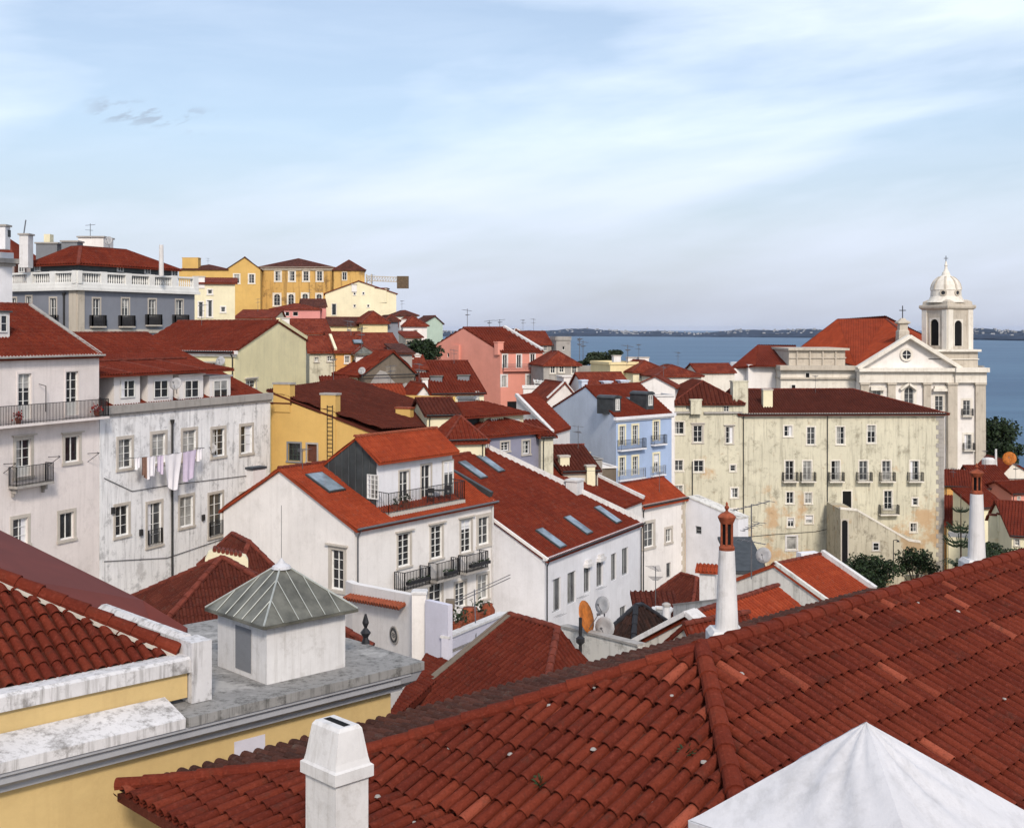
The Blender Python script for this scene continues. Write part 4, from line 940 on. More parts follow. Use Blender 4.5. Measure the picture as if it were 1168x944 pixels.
for a,lab in ((7.4,'black bistro chair left of the round table on the roof terrace'),(9.0,'black bistro chair right of the round table on the roof terrace')):
    p=h3.q(a,.65,-10.32); t=thing('chair',lab,'chair',p,'chairs on the roof terrace'); m=MB(); m.obox(p+V((-.2,-.2,.43)),V((.4,0,0)),V((0,.4,0)),V((0,0,.04))); m.build('seat','iron',t)
    m=MB(); m.obox(p+V((-.2,.17,.6)),V((.4,0,0)),V((0,.03,0)),V((0,0,.3))); m.build('backrest','iron',t)
    for sx in (-1,1):
        for sy in (-1,1): m=MB(); m.tube(p+V((sx*.18,sy*.18,0)),p+V((sx*.18,sy*.18,.9 if sy>0 else .43)),.015,n=4); m.build('leg','iron',t)
for x0,x1,py,lab in ((452,477,659,'long black planter box hung on the left balcony rail of the central house'),(495,508,650,'short black planter box hung on the middle balcony rail of the central house'),(524,546,640,'black planter box hung on the right balcony rail of the central house')):
    W=h3.W['R']; ka,kb=W.hit(x0,py)[0],W.hit(x1,py)[0]; z=W.hit((x0+x1)/2,py)[1]; c=W.P((ka+kb)/2,z,.8); t=thing('planter_box',lab,'planter',c,'planter boxes on the balcony rails'); m=MB(); W.bx(m,ka,kb,z-.16,z+.02,.70,.92); m.build('box','iron',t); m=MB(); rg=random.Random(int(x0))
    for i in range(60):
        q=W.P(rg.uniform(ka,kb),z+.05+abs(rg.gauss(0,.06)),.8+rg.gauss(0,.05)); e=V((rg.uniform(-1,1),rg.uniform(-1,1),rg.uniform(-1,1)))*.05; f=V((rg.uniform(-1,1),rg.uniform(-1,1),rg.uniform(-1,1)))*.05; m.poly([q-e,q-f,q+e,q+f])
    m.build('foliage','leaf',t)
# --- white house with five roof windows
h4=H('skylight_house','white house under a broad red roof with five roof windows, right of centre',(621,636,76),(731,594.5),12,'cool')
h4.gable('L',rise=5.42,frac=9.3/12,o=.25,og=.12); h4.polys[0]=[h4.q(-.12,-.25,h4.ze-.15),h4.q(h4.A,-.25,h4.ze-.15),h4.q(9.9,9.3,h4.za),h4.q(-.12,9.3,h4.za)]
h4.polys=h4.polys[:1]+[[h4.q(9.9,12.2,h4.ze+1),h4.q(-.1,12.2,h4.ze+1),h4.q(-.1,9.3,h4.za),h4.q(9.9,9.3,h4.za)]]; h4.ridges=[(h4.q(-.1,9.3,h4.za),h4.q(9.9,9.3,h4.za))]
h4.W['B'].gable=None; h4.roof('tred',.23)
for x,y,w_,hh in ((634.6,678.5,10,38),(652,670,9.5,36),(669.5,661,7,29),(684,654.6,7,28),(700,646.5,6,31),(713,640,7,31),(710.6,698,7,14)): h4.win('R',x,y,w_,hh,nx=2,ny=1,sur=None,frame='shut',pane='glass2',sill=True)
W=h4.W['R']
for x,y in ((669.5,644),(684,637.5)): k,z,t=W.hit(x,y); m=MB(); W.bx(m,k-.5,k+.5,z-.1,z+.12,.0,.3); W.bx(m,k-.3,k+.3,z+.12,z+.35,.0,.22); m.build('window_hood','chim',h4.o)
for x,y in ((559,530),(538.5,537),(692.6,588),(658.7,600),(627.7,615)): h4.skylight(x,y,.85,1.9)
m=MB(); m.beam(h4.q(h4.A,-.25,h4.ze+.02),h4.q(9.9,9.3,h4.za+.12),.3,.42); m.build('party_wall_coping','chim',h4.o)
m=MB(); m.beam(h4.q(-.1,-.3,h4.ze-.08),h4.q(-.1,9.3,h4.za+.0),.16,.16); m.build('verge','white',h4.o)
b=h4.rhit(655,560); h4.chimney(655.5,546,1.15,1.8,.9,Y=b[0],mat='chim'); h4.cornice('R','cool',.15,.18)
for x,y in ((660,680),(681,670),(634,701)):
    k,z,t=W.hit(x,y); m=MB()
    for i in range(3): m.tube(W.P(k-.6,z+.03*i,.15+.18*i),W.P(k+.5,z+.03*i,.15+.18*i),.012,n=4)
    m.build('drying_rack','alu',h4.o)
h4.gutter('R','pipe',(0,1),.06,.3); h4.done()
# --- row continuing right
h5=H('low_red_roof_house','white house wedged behind the skylight house, sloping red roof ending in a white coping',(700,581,96),(732,None,102),8.6,'white'); h5.shed(3.5,.2).roof('tred')
m=MB(); m.beam(h5.q(h5.A,-.2,h5.ze+.1),h5.q(h5.A,4,h5.ze+1.73),.3,.35); m.build('gable_coping','chim',h5.o); h5.done()
h6=H('quoined_house','white house with stone quoins and an ochre framed window, red roof beside blue house',(731.5,575.5,102.6),(781,None,107.8),4.6,'white'); h6.gable('L',rise=1.5,frac=.5,o=.35,og=.1).roof('tor')
h6.win('R',740,610,11,27,ny=3,sw=.25,pane='glass2'); h6.win('R',762.5,610.5,6.5,15,ny=2,sw=.22,pane='glass'); h6.win('R',762.6,650,5,17,nx=1,ny=1,sur=None,frame='shut'); h6.cornice('R','stoneg',.18,.2)
h6.gutter('R','pipe',(.0,)); h6.ant(752,538,562,arms=((.05,.8,1),)); h6.done([('R',1)])
h7=H('windowless_annex','plain white gable end with one tiny window, right of the quoined house',(782,583,107.9),(842,None,104),1.5,'cool'); h7.gable('R',apex=(784,566),o=.05,og=.05).roof('whitew',far=True,cap=False,th=.08); h7.win('R',796.5,604.5,7,9,nx=1,ny=2,sur=None,frame='shut'); h7.done()
# --- blue house
h8=H('blue_house','powder blue house with pale gable, iron balconies and dark rounded dormers',(702.8,475.6,120),(766,None,126),(631,None,136),'blue')
h8.gable('L',apex=(668,440),o=.25,og=.05).roof('tred')
h8.wins('R',[(709.5,497,6,22),(724.5,496,6,22),(748.5,491.5,6,22),(709.5,532,6,21),(724.5,531,6,21),(748.5,528,6,21)],nx=2,ny=4,sur='creamw',sw=.2,frame='wfr',pane='glass2',name='balcony_door',sill=False)
h8.wins('R',[(709.5,560,6,14),(748.5,555,6,14)],nx=2,ny=3,sur='creamw',sw=.2,sill=False)
h8.balc('R',704,733,511.5,d=.5,h=.95,slab='cool'); h8.balc('R',742,757,506,d=.45,h=.9,slab='cool'); h8.balc('R',704,734,545.5,d=.3,h=.95,slab='cool',rail='ironl'); h8.balc('R',742,757,541,d=.3,h=.9,slab='cool',rail='ironl')
h8.cornice('R','cool',.3,.35)
dormer(h8,704,461.5,4.5,13,1.0,'slate',2.2,arch=True,roofm='slate',pad=.25); dormer(h8,741.5,456.5,4.5,12,1.0,'slate',2.2,arch=True,roofm='slate',pad=.25)
h8.skylight(727,459,1.3,2.0); h8.chimney(665,433,.9,1.4,.9,Y=129,mat='blueg',cap='blueg')
m=MB(); Wl=h8.W['L']; Wl.zt=h8.ze; Wl.mesh(m); m.build('gable_wall','blueg',h8.o); h8.W['L'].mesh=lambda m,d=.2:None
W=h8.W['L']; k,z,t=W.hit(638,502); m=MB(); m.tube(W.P(k,z-3.5,.3),W.P(k,z,.3),.03,n=5); m.tube(W.P(k,z,.3),W.P(k+.9,z+.1,.3),.03,n=5); m.build('lamp_bracket','alu',h8.o); h8.done()
# --- cream tenement
h9=H('cream_tenement','long stained cream tenement with rows of iron balconies below the church',(846,471,140),(1076.5,None,141),14,'oldcream')
h9.hip(2.35,.2,8.4,ins2=8.4,axis='a',o=.5) if False else h9.hip(2.35,ins=.2,ins2=8.4,o=.5,axis='a'); h9.roof('tdark',.3)
a=dict(sw=.14,sur='stonew')
h9.win('R',899,491.6,9,12,ny=2,**a); h9.wins('R',[(925,497,9,20),(958.6,496.6,9,20),(994,495,9,20)],ny=3,**a)
for i,x in enumerate((900.5,920.7,953,984.8,1011,1043)):
    h9.win('R',x,536.5,9.5,22,ny=3,name='balcony_door',pane=['black','curt','black','glass2','curt','glass'][i],**a); h9.balc('R',x-8.5 if i else 892,x+8.5,548,d=.7,h=1.0,slab='stonew')
h9.wins('R',[(901,567.5,8,13),(922,568,7.5,12)],ny=2,**a); h9.win('R',966,570,10,20,name='door',frame=None,pane='black',**a)
h9.win('R',1013,570,9,21,ny=3,name='balcony_door',**a); h9.balc('R',1002,1023.5,585.5,d=.75,h=1.05,slab='stonew')
h9.win('R',1043.7,572,6.5,8,nx=1,ny=2,**a); h9.wins('R',[(902,595.7,7,10),(1042,601.5,7,10)],ny=2,**a); h9.win('R',923,592,8,9,nx=1,ny=1,pane='curt',**a); h9.win('R',903,619,11,15,nx=1,ny=1,sur='chim',sw=.2,pane='curt')
h9.chimney(875,443.5,.95*1.15,2.9,.8,base=463,mat='creamw',cap='trim'); h9.cornice('R','stonew',.28,.25); 
m=MB(); W=h9.W['R']; z=W.zb
i=0
while z<W.zt-.6: w_=.9 if i%2 else .6; W.bx(m,W.L-w_,W.L+.04,z,z+.5,-.02,.04); z+=.52; i+=1
m.build('quoins','stoneg',h9.o); h9.gutter('R','pipe',(0,.42),.08,.5); h9.ant(930,428,448,arms=((.05,1,1),(.3,.7,2))); h9.done()
m=MB(); W_=h9.W['R']; q=[W_.P(W_.hit(x,y)[0],W_.hit(x,y)[1],.06) for x,y in ((851,612),(885,609),(930,606),(958,600))]
for p,r_ in zip(q,q[1:]): m.tube(p,r_,.03,n=4)
m.build('cable','pipe',h9.o)
h10=H('old_tenement_wing','older left wing of cream tenement with ribbed hipped roof and stained wall',(767,459,139),(846,None,139.8),9.5,'oldcream')
h10.hip(2.3,ins=2.0,ins2=2.4,o=.35).roof('tdark',.5)
h10.wins('R',[(785,464,5,7),(828.6,466,6,7)],nx=2,ny=2,sur=None)
h10.wins('R',[(774.7,488,11,14),(774,530.8,10,12),(774,557.7,9,8)],ny=2,**a); h10.win('R',796,494.7,10,19,ny=3,sw=.2,sur='trim',head=.15); h10.win('R',832,496,8,19,ny=3,sw=.14,sur='trim',head=.12); h10.win('R',844.5,492.6,5.5,9,nx=1,ny=2,sur='trim',sw=.1) if False else None
h10.win('R',797,531.5,11,13,ny=2,**a); h10.wins('R',[(836,533.6,6,7),(838,584.6,7,9)],nx=1,ny=2,**a); h10.win('R',837.7,562,8,11,ny=2,**a)
W=h10.W['R']; m=MB(); z=W.hit(800,470)[1]; W.bx(m,0,3.0,z-.1,z+.12,-.02,.35); W.bx(m,3.6,W.L,z-.15,z+.05,-.02,.3); m.build('ledge','stoneg',h10.o)
m=MB(); k=W.hit(789.5,540)[0]; m.tube(W.P(k,W.hit(789,566)[1]-3,.12),W.P(k,W.hit(789,526)[1],.12),.06,n=6); m.build('drainpipe','pipe',h10.o)
h10.chimney(793.5,455,1.25,1.7,.6,Y=138.9,mat='oldcream',cap='oldcream'); h10.chimney(843,434,1.75,3.9,1.2,Y=140.3,mat='oldcream',cap='oldcream')
h10.done()
# stair block with arched door in front of the tenement
t=thing('stair_block','stained sloping stair wall with tall arched doorway against the tenement','wall',at(1000,650,134))
W=Wall(x2(946,134),x2(1050,134),ground(35,134)-1,-30)
def pz(px,py,Y=134): return -ry(py)*Y
pts=[(958.5,580.7),(978,582.7),(1037,617),(1050,619),(1050,690),(958.5,690)]
fr=[at(x,y,134) for x,y in pts]; bk=[at(x,y,134)+V((0,5.8,0)) for x,y in pts]
m=MB(); m.loft([fr,bk]); m.build('wall','stairw',t)
W=Wall(x2(958.5,134),x2(1050,134),-99,-98); Wx=W
window(W,t,963.5,618,6.5,50,sur='trim',frame=None,pane='black',arch=True,sw=.12,sill=False,name='arched_doorway'); window(W,t,999,623,7,9,nx=1,ny=2,sur='trim')
m=MB()
for p,q in zip(fr[:3],fr[1:4]): m.beam(p+V((0,.25,.1)),q+V((0,.25,.1)),.6,.2)
m.build('coping','stonew',t)
# --- church
k=190/F
def CXp(px): return (px-CX)*k
def CZ(py): return (HY-py)*k
def PB(m,x0,x1,y0,y1,Y0,Y1): m.box(CXp(x0),Y0,CZ(y1),CXp(x1),Y1,CZ(y0)); return m
ch=thing('church','white church with stone pilasters, pedimented front and domed bell tower by the river','church',V((CXp(1045),205,CZ(545))))
W=Wall((CXp(981),190),(CXp(1092),190),CZ(560),CZ(436)); W2=Wall((CXp(1089.7),189.6),(CXp(1121.6),189.6),CZ(560),CZ(436))
for tt in ((1036.6,452,10.5,20),): window(W,ch,*tt,nx=2,ny=3,sur='stonew',sw=.5,arch=True,pane='glass2',frame='wfr',name='arched_window')
for x,y,w_,hh in ((1000,452,9,18),(1071,460,9,17),(1071,497,8,14),(1000,497,9,16)): window(W,ch,x,y,w_,hh,nx=2,ny=3,sur='stonew',sw=.4,pane='glass2')
for x,y in ((1102.5,465,),(1104,504)): window(W2,ch,x,y,8,17,nx=2,ny=3,sur='stonew',sw=.35,pane='glass2'); balcony(W2,ch,x-6,x+6.5,y+9,d=.6,h=1.1,slab='stonew')
m=MB(); W.mesh(m); m.poly([V((CXp(981),190,CZ(436))),V((CXp(981),190,CZ(560))),V((CXp(981),228,CZ(560))),V((CXp(981),228,CZ(436)))]); W2.mesh(m)
m.poly([V((CXp(1121.6),189.6,CZ(560))),V((CXp(1121.6),197,CZ(560))),V((CXp(1121.6),197,CZ(417))),V((CXp(1121.6),189.6,CZ(417)))]); m.poly([V((CXp(1092),197,CZ(560))),V((CXp(1092),228,CZ(560))),V((CXp(1092),228,CZ(420))),V((CXp(1092),197,CZ(420)))])
m.poly([V((CXp(1089.7),189.6,CZ(560))),V((CXp(1089.7),190,CZ(560))),V((CXp(1089.7),190,CZ(436))),V((CXp(1089.7),189.6,CZ(436)))]); m.box(CXp(981),227.9,CZ(560),CXp(1092),228.2,CZ(420))
m.build('wall','creamw' if False else 'white',ch)
m=MB()
for x0,x1 in ((981,990),(1012,1020.5),(1052.5,1061)): PB(m,x0,x1,438.5,560,189.5,190.1); PB(m,x0-1,x1+1,436,438.5,189.3,190.1)
PB(m,1079,1089.5,438.5,560,189.0,190.1); PB(m,1078,1090,436,438.5,188.8,190.1); PB(m,1110.6,1122,438.5,560,189.1,190.0); PB(m,1109.6,1122.6,436,438.5,188.9,190)
m.build('pilaster','stone',ch)
m=MB(); PB(m,979,1093,423.5,436,189.3,191); PB(m,977.5,1094.5,419.5,423.5,188.6,191); PB(m,1087,1122.5,424,436,188.9,197.2); PB(m,1086,1124,419,424,188.2,197.8); m.build('entablature','stonew',ch)
# window hoods
m=MB(); PB(m,1063,1081,443,446,189.2,190.02); PB(m,1065,1079,440,443,189.5,190.02); m.build('window_hood','stonew',ch); m=MB(); PB(m,992,1008,441,445,189.2,190.02); m.build('window_hood','stonew',ch); m=MB()
a_,b2,c_=at(1027,444,189.6),at(1036.6,437.5,189.6),at(1046,444,189.6); m.beam(a_,b2,.5,.35); m.beam(b2,c_,.5,.35); m.build('window_hood','stonew',ch)
# pediment
m=MB(); m.poly([at(981,419.5,190),at(1092.6,419.5,190),at(1036.8,385.5,190)]); m.poly([at(981,419.5,190)+V((0,.7,0)),at(1036.8,385.5,190)+V((0,.7,0)),at(1092.6,419.5,190)+V((0,.7,0))]); pd=m.build('pediment','white',ch)
m=MB(); m.beam(at(977.5,420,189.5),at(1036.8,384.2,189.5)+V((0,0,.1)),1.5,.55); m.beam(at(1036.8,384.2,189.52)+V((0,0,.1)),at(1095.5,420,189.52),1.5,.55); m.build('raking_cornice','stonew',pd)
m=MB(); c=at(1033.8,404.5,189.9); 
def ring(m,c,r0,r1,d=.25,n=20,n_=V((0,-1,0)),u=V((1,0,0)),w=V((0,0,1))):
    o=[c+u*(r1*math.cos(2*math.pi*i/n))+w*(r1*math.sin(2*math.pi*i/n)) for i in range(n)]; q=[c+u*(r0*math.cos(2*math.pi*i/n))+w*(r0*math.sin(2*math.pi*i/n)) for i in range(n)]
    vs=o+q+[p+n_*d for p in o]+[p+n_*d for p in q]
    m.raw(vs,[(2*n+i,2*n+(i+1)%n,3*n+(i+1)%n,3*n+i) for i in range(n)]+[(i,(i+1)%n,2*n+(i+1)%n,2*n+i) for i in range(n)]+[(n+i,3*n+i,3*n+(i+1)%n,n+(i+1)%n) for i in range(n)])
ring(m,c,.68,1.0,.2); oc=m.build('oculus','stonew',pd)
m=MB(); m.poly([c+V((.7*math.cos(2*math.pi*i/18),-.03,.7*math.sin(2*math.pi*i/18))) for i in range(18)]); m.build('pane','glass',oc)
m=MB(); m.box(c.x-.04,c.y-.12,c.z-.68,c.x+.04,c.y-.05,c.z+.68); m.box(c.x-.68,c.y-.13,c.z-.04,c.x+.68,c.y-.06,c.z+.04); m.build('frame','wfr',oc)
# nave roof
P,Q=at(955.6,364,214),at(1010.7,363.4,212); A_=at(911,398,214); B_=at(976,417.5,191.8); C_=at(1036.8,384.6,191.2); D_=at(1092,421.5,194); E_=at(1095,402,226)
m=MB()
for tri in ([A_,B_,P],[P,B_,Q],[Q,B_,C_],[Q,C_,D_],[Q,D_,E_],[P,Q,E_,at(960,402,226)],[A_,P,at(960,402,226)]): tsurf(m,tri,.4,.6,.05); m.slab([p-V((0,0,.03)) for p in tri],.1)
rf=m.build('nave_roof','tor',ch); m=MB()
for p,q in ((P,Q),(Q,C_),(A_,P)): m.beam(p,q,.3,.2)
m.build('ridge','cap',rf)
# pedestal and cross over the pediment
c=at(1029.5,384,192); m=MB(); q4=lambda r,z:[c+V((sx*r,sy*r,z)) for sx,sy in ((-1,-1),(1,-1),(1,1),(-1,1))]
m.loft([q4(.85,-1.2),q4(.8,.9),q4(.62,1.1),q4(.62,1.9),q4(.95,2.1),q4(.95,2.3),q4(.5,2.6),q4(.25,2.9)]); pe=m.build('pedestal','stone',ch)
m=MB(); m.box(c.x-.06,c.y-.06,c.z+2.8,c.x+.06,c.y+.06,c.z+4.85); m.box(c.x-.5,c.y-.05,c.z+4.05,c.x+.5,c.y+.05,c.z+4.18); m.build('cross','iron',pe)
# attic block and left wings
m=MB(); PB(m,906.5,972,400,419,194,206); PB(m,905,976,397.5,400,193.4,206.5); PB(m,906,973,408,409.2,193.8,194.2)
for x in (915,930,945,960): PB(m,x,x+1.5,400,419,193.7,194.1)
m.build('attic','stone',ch)
m=MB(); PB(m,894.5,980.8,422.5,470,192.5,212); m.build('side_wing','stonew',ch); m=MB(); PB(m,892.5,981,417.5,422.5,191.6,212.5); PB(m,893.5,981,431,433,192.1,212.5); m.build('side_cornice','stone',ch)
Ww=Wall((CXp(894.5),192.4),(CXp(981),192.4),-60,-60); window(Ww,ch,921,428,5,6,nx=1,ny=1,sur='stonew',pane='black'); window(Ww,ch,905,441,5,5,nx=1,ny=1,sur='stonew',pane='black')
m=MB(); PB(m,862,894.4,417,470,196,212); PB(m,836,861.9,422,470,198,214); m.build('vestry','white',ch)
Ww=Wall((CXp(862),195.9),(CXp(894),195.9),-60,-60); window(Ww,ch,889,424.5,7,6,nx=1,ny=1,sur=None,pane='black'); Ww=Wall((CXp(836),197.9),(CXp(862),197.9),-60,-60); window(Ww,ch,861,440,5,8,nx=1,ny=1,sur=None,pane='black',arch=True)
a_,b2,c_,d_,e2_,f_=at(833,420,199),at(865,393,208),at(908,394.5,208),at(908,417,194.6),at(862,417,194.8),at(846,410,199)
m=MB()
for tri in ([a_,e2_,b2],[e2_,d_,c_,b2],[a_,b2,at(850,410,222)],[b2,c_,at(908,410,222),at(850,410,222)]): tsurf(m,tri,.4,.6,.05); m.slab([p-V((0,0,.03)) for p in tri],.15)
m.build('vestry_roof','tred',ch)
# tower
m=MB(); PB(m,1060.5,1116,401,419,190.2,197.6); m.build('tower_base','stone',ch); m=MB(); PB(m,1058,1118.5,398.5,401,189.6,198.2); PB(m,1059,1117,409,410,190.0,198); m.build('tower_cornice','stonew',ch)
k2=194.6/F; CZ2=lambda py:(HY-py)*k2; tc_=V(((1080.5-CX)*k2,194.6,0)); hw=2.84; an=math.radians(71)
cr=[tc_+V((math.cos(an+i*math.pi/2)*hw*1.32,math.sin(an+i*math.pi/2)*hw*1.32,0)) for i in range(4)]; cr=sorted(cr,key=lambda p:math.atan2(p.y-tc_.y,p.x-tc_.x))
Lp=min(cr,key=lambda p:p.x); Rp=max(cr,key=lambda p:p.x); Np=min(cr,key=lambda p:p.y); Bp=max(cr,key=lambda p:p.y)
z0,z1=CZ(398.5),CZ2(353.5); Wa,Wb,Wc,Wd_=Wall(Lp,Np,z0,z1),Wall(Np,Rp,z0,z1),Wall(Rp,Bp,z0,z1),Wall(Bp,Lp,z0,z1)
window(Wa,ch,1066,379,9.5,30,sur='stonew',sw=.2,frame=None,pane='black',arch=True,sill=False,name='belfry_opening'); window(Wb,ch,1093,380,8.5,29,sur='stonew',sw=.2,frame=None,pane='black',arch=True,sill=False,name='belfry_opening')
m=MB()
for w_ in (Wa,Wb,Wc,Wd_): w_.mesh(m,.3)
m.build('belfry','stone',ch)
m=MB()
for w_ in (Wa,Wb):
    for f in (0,.80): w_.bx(m,w_.L*f+.02,w_.L*(f+.2)-.02,z0,z1,-.02,.16)
m.build('belfry_pilaster','stonew',ch)
m=MB()
def sqr(s,z): return [tc_+(p-tc_)*s+V((0,0,z)) for p in (Lp,Np,Rp,Bp)]
m.loft([sqr(1.02,z1),sqr(1.13,z1+.25),sqr(1.15,z1+.5),sqr(1.13,z1+.75),sqr(1.0,z1+.8),sqr(.98,z1+1.3),sqr(.80,z1+1.6)]); m.build('belfry_cornice','stone',ch)
dc=V(((1079-CX)*k2,194.6,0)); zz=CZ2
m=MB(); m.lathe(dc,[(r*k,zz(y)) for r,y in ((22,345),(20.5,343),(19,341),(17.5,338),(17.0,332),(17.6,330.5),(17.0,329),(16.0,325),(14,321),(11,318),(7.5,315.5),(5,314),(4.2,311),(2.8,309),(1.9,307),(1.4,304),(2.0,302.5),(1.2,301),(.8,298))],24); dm_=m.build('dome','stonew',ch,smooth=False)
m=MB()
for i in range(8):
    t_=math.pi*2*i/8+.39; e=V((math.cos(t_),math.sin(t_),0)); pr_=[(17.3,330),(16.2,325),(14.2,321),(11.2,318),(7.7,315.5)]
    for (r,y),(r2_,y2) in zip(pr_,pr_[1:]): m.beam(dc+e*r*k+V((0,0,zz(y))),dc+e*r2_*k+V((0,0,zz(y2))),.3,.14)
m.build('dome_rib','stone',dm_)
m=MB()
for x in (1070.5,1086.5):
    s_=(x-1079)/17.3; e=V((s_,-math.sqrt(1-s_*s_),0)); c=dc+e*17.2*k+V((0,0,zz(334.3))); ring(m,c-e*.1,.32,.55,.22,14,e,V((-e.y,e.x,0)))
m.build('round_window','stone',dm_); m=MB()
for x in (1070.5,1086.5):
    s_=(x-1079)/17.3; e=V((s_,-math.sqrt(1-s_*s_),0)); c=dc+e*17.35*k+V((0,0,zz(334.3))); u_=V((-e.y,e.x,0)); m.poly([c+u_*.33*math.cos(2*math.pi*i/12)+V((0,0,.33*math.sin(2*math.pi*i/12))) for i in range(12)])
m.build('round_pane','glass',dm_)
m=MB(); c=dc+V((0,0,zz(299))); m.box(c.x-.045,c.y-.045,c.z,c.x+.045,c.y+.045,c.z+1.0); m.box(c.x-.32,c.y-.04,c.z+.55,c.x+.32,c.y+.04,c.z+.64); m.build('cross','iron',dm_)
# ---------------------------------------------------------------- grey palace, upper left
g1=H('grey_palace','blue grey palace with white balustrade, corner pilaster and red mansard roof, upper left',(88,331,110),(222,None,124),(10,None,114.8),'greyb')
zc=g1.ze
g1.wins('R',[(110,351,8,21),(143,351,8,21),(173.6,351.5,8,20),(204.5,352,8,20)],nx=2,ny=2,sur='trim',sw=.14,pane='glass2',bot=.1,sill=False,name='balcony_door')
for x,y in ((110,372),(143,372),(173.6,370.5),(204.5,370.5)): g1.balc('R',x-8,x+8,y,d=.35,h=1.0,slab='trim',r=.03,sp=.12)
g1.wins('L',[(15.4,350,6,20),(33,348,6,20),(60.6,351,7,22)],nx=2,ny=2,sur='trim',sw=.14,pane='glass2',sill=False); g1.balc('L',54,67,372,d=.3,h=1.0,slab='trim',r=.03)
m=MB()
for kk in 'LR':
    W=g1.W[kk]; W.bx(m,-.4 if kk=='R' else .0,W.L+(.45 if kk=='L' else .4),zc,zc+.28,-.3,.42 if kk=='L' else .41); W.bx(m,0 if kk=='L' else -.3,W.L+.3,zc+.28,zc+.62,-.3,.30 if kk=='L' else .29)
m.build('cornice','balus',g1.o)
m=MB(); m2=MB()
for kk,nb in (('L',3),('R',5)):
    W=g1.W[kk]; zb_=zc+.62; zt_=zb_+1.12; seg=W.L/nb
    W.bx(m,0,W.L,zb_,zb_+.16,-.24,.14); W.bx(m,0,W.L,zt_-.17,zt_,-.26,.16)
    for i in range(nb+1): kc=i*seg; W.bx(m,kc-.38,kc+.38,zb_,zt_+.03,-.27,.18)
    for i in range(nb):
        c=int((seg-.8)/.26)
        for j in range(c):
            p=W.P(i*seg+.4+(j+.5)*(seg-.8)/c,zb_+.16,-.05); m2.lathe(p,[(.05,0),(.085,.25),(.04,.6),(.07,.79)],6)
        m2.build('baluster_bay','balus',g1.o); m2=MB()
m.build('balustrade','balus',g1.o)
m=MB(); W=g1.W['R']; W.bx(m,-.05,.75,g1.zb,zc-.003,-.02,.14); W=g1.W['L']; W.bx(m,W.L-.95,W.L+.02,g1.zb,zc-.004,-.02,.13); m.build('pilaster','stone',g1.o)
W=g1.W['L']; m=MB(); kx=W.hit(74,340)[0]; m.tube(W.P(kx,g1.zb,.12),W.P(kx,zc-.3,.12),.09,n=6); m.lathe(W.P(kx,zc-.5,.12),[(.1,0),(.2,.3)],8); m.build('drainpipe','pipe',g1.o)
for kk in 'R': W=g1.W[kk]; m=MB(); zs=W.hit(110,373)[1]; W.bx(m,.75,W.L,zs-.55,zs-.2,-.02,.12); m.build('string_course','trim',g1.o)
i0=1.4; zm=6.0
Q=[g1.q(i0,i0,0),g1.q(g1.A-i0,i0,0),g1.q(g1.A-i0,g1.B-i0,0),g1.q(i0,g1.B-i0,0)]
m=MB(); m.loft([[p+V((0,0,z)) for p in Q] for z in (zc,zm)]); mn=m.build('mansard_wall','zincd',g1.o)
ov=.45; Q2=[g1.q(i0-ov,i0-ov,zm-.1),g1.q(g1.A-i0+ov,i0-ov,zm-.1),g1.q(g1.A-i0+ov,g1.B-i0+ov,zm-.1),g1.q(i0-ov,g1.B-i0+ov,zm-.1)]; fi=4.3
T=[g1.q(i0+fi*.62,i0+fi*.62,7.75),g1.q(g1.A-i0-fi,i0+fi*.62,7.75),g1.q(g1.A-i0-fi,g1.B-i0-fi*.62,7.75),g1.q(i0+fi*.62,g1.B-i0-fi*.62,7.75)]
m=MB()
for i in range(4): p=[Q2[i],Q2[(i+1)%4],T[(i+1)%4],T[i]]; tsurf(m,p,.35,.5); m.slab([x-V((0,0,.02)) for x in p],.1)
m.slab(T,.05); rf=m.build('mansard_roof','tred',g1.o)
m=MB(); 
for i in range(4): m.beam(Q2[i],T[i],.3,.2); m.beam(T[i],T[(i+1)%4],.3,.2)
m.build('ridge','cap',rf)
WmR=Wall(Q[0],Q[1],0,0); WmL=Wall(Q[3],Q[0],0,0)
for x,y in ((137,306),(168,308.5),(199,311)): window(WmR,mn,x,y,6,8,nx=2,ny=1,sur='chim',sw=.1,sill=False)
for x,y in ((25,306.5),(43,305.5)): window(WmL,mn,x,y,6,8,nx=2,ny=1,sur='chim',sw=.1,sill=False)
def boxth(px0,px1,py0,py1,Y,d,mat,parent,name='chimney',capm=None):
    k=Y/F; m=MB(); m.box(rx(px0)*Y,Y,-ry(py1)*Y,rx(px1)*Y,Y+d,-ry(py0)*Y); o=m.build(name,mat,parent)
    if capm: m=MB(); e=.12; m.box(rx(px0)*Y-e,Y-e,-ry(py0)*Y,rx(px1)*Y+e,Y+d+e,-ry(py0)*Y+.15); m.build('cap',capm,o)
    return o
boxth(41,65,278,300,118,2,'greyd',g1.o,capm='stoneg'); boxth(70,88,276,292,117,1.6,'greyd',g1.o,capm='stoneg'); boxth(89,118,271,284,121,3,'white',g1.o,'stair_head','stoneg')
m=MB(); p=at(184,309,118); m.tube(p-V((0,0,.5)),p+V((0,0,2.5)),.24,.21,10); m.build('flue_pipe','chim',g1.o)
dish(124,275,120,.45,g1.o); antenna(103,255,272,121,g1.o,((.1,.9,0),(.45,.5,2)),r=.03); g1.done()
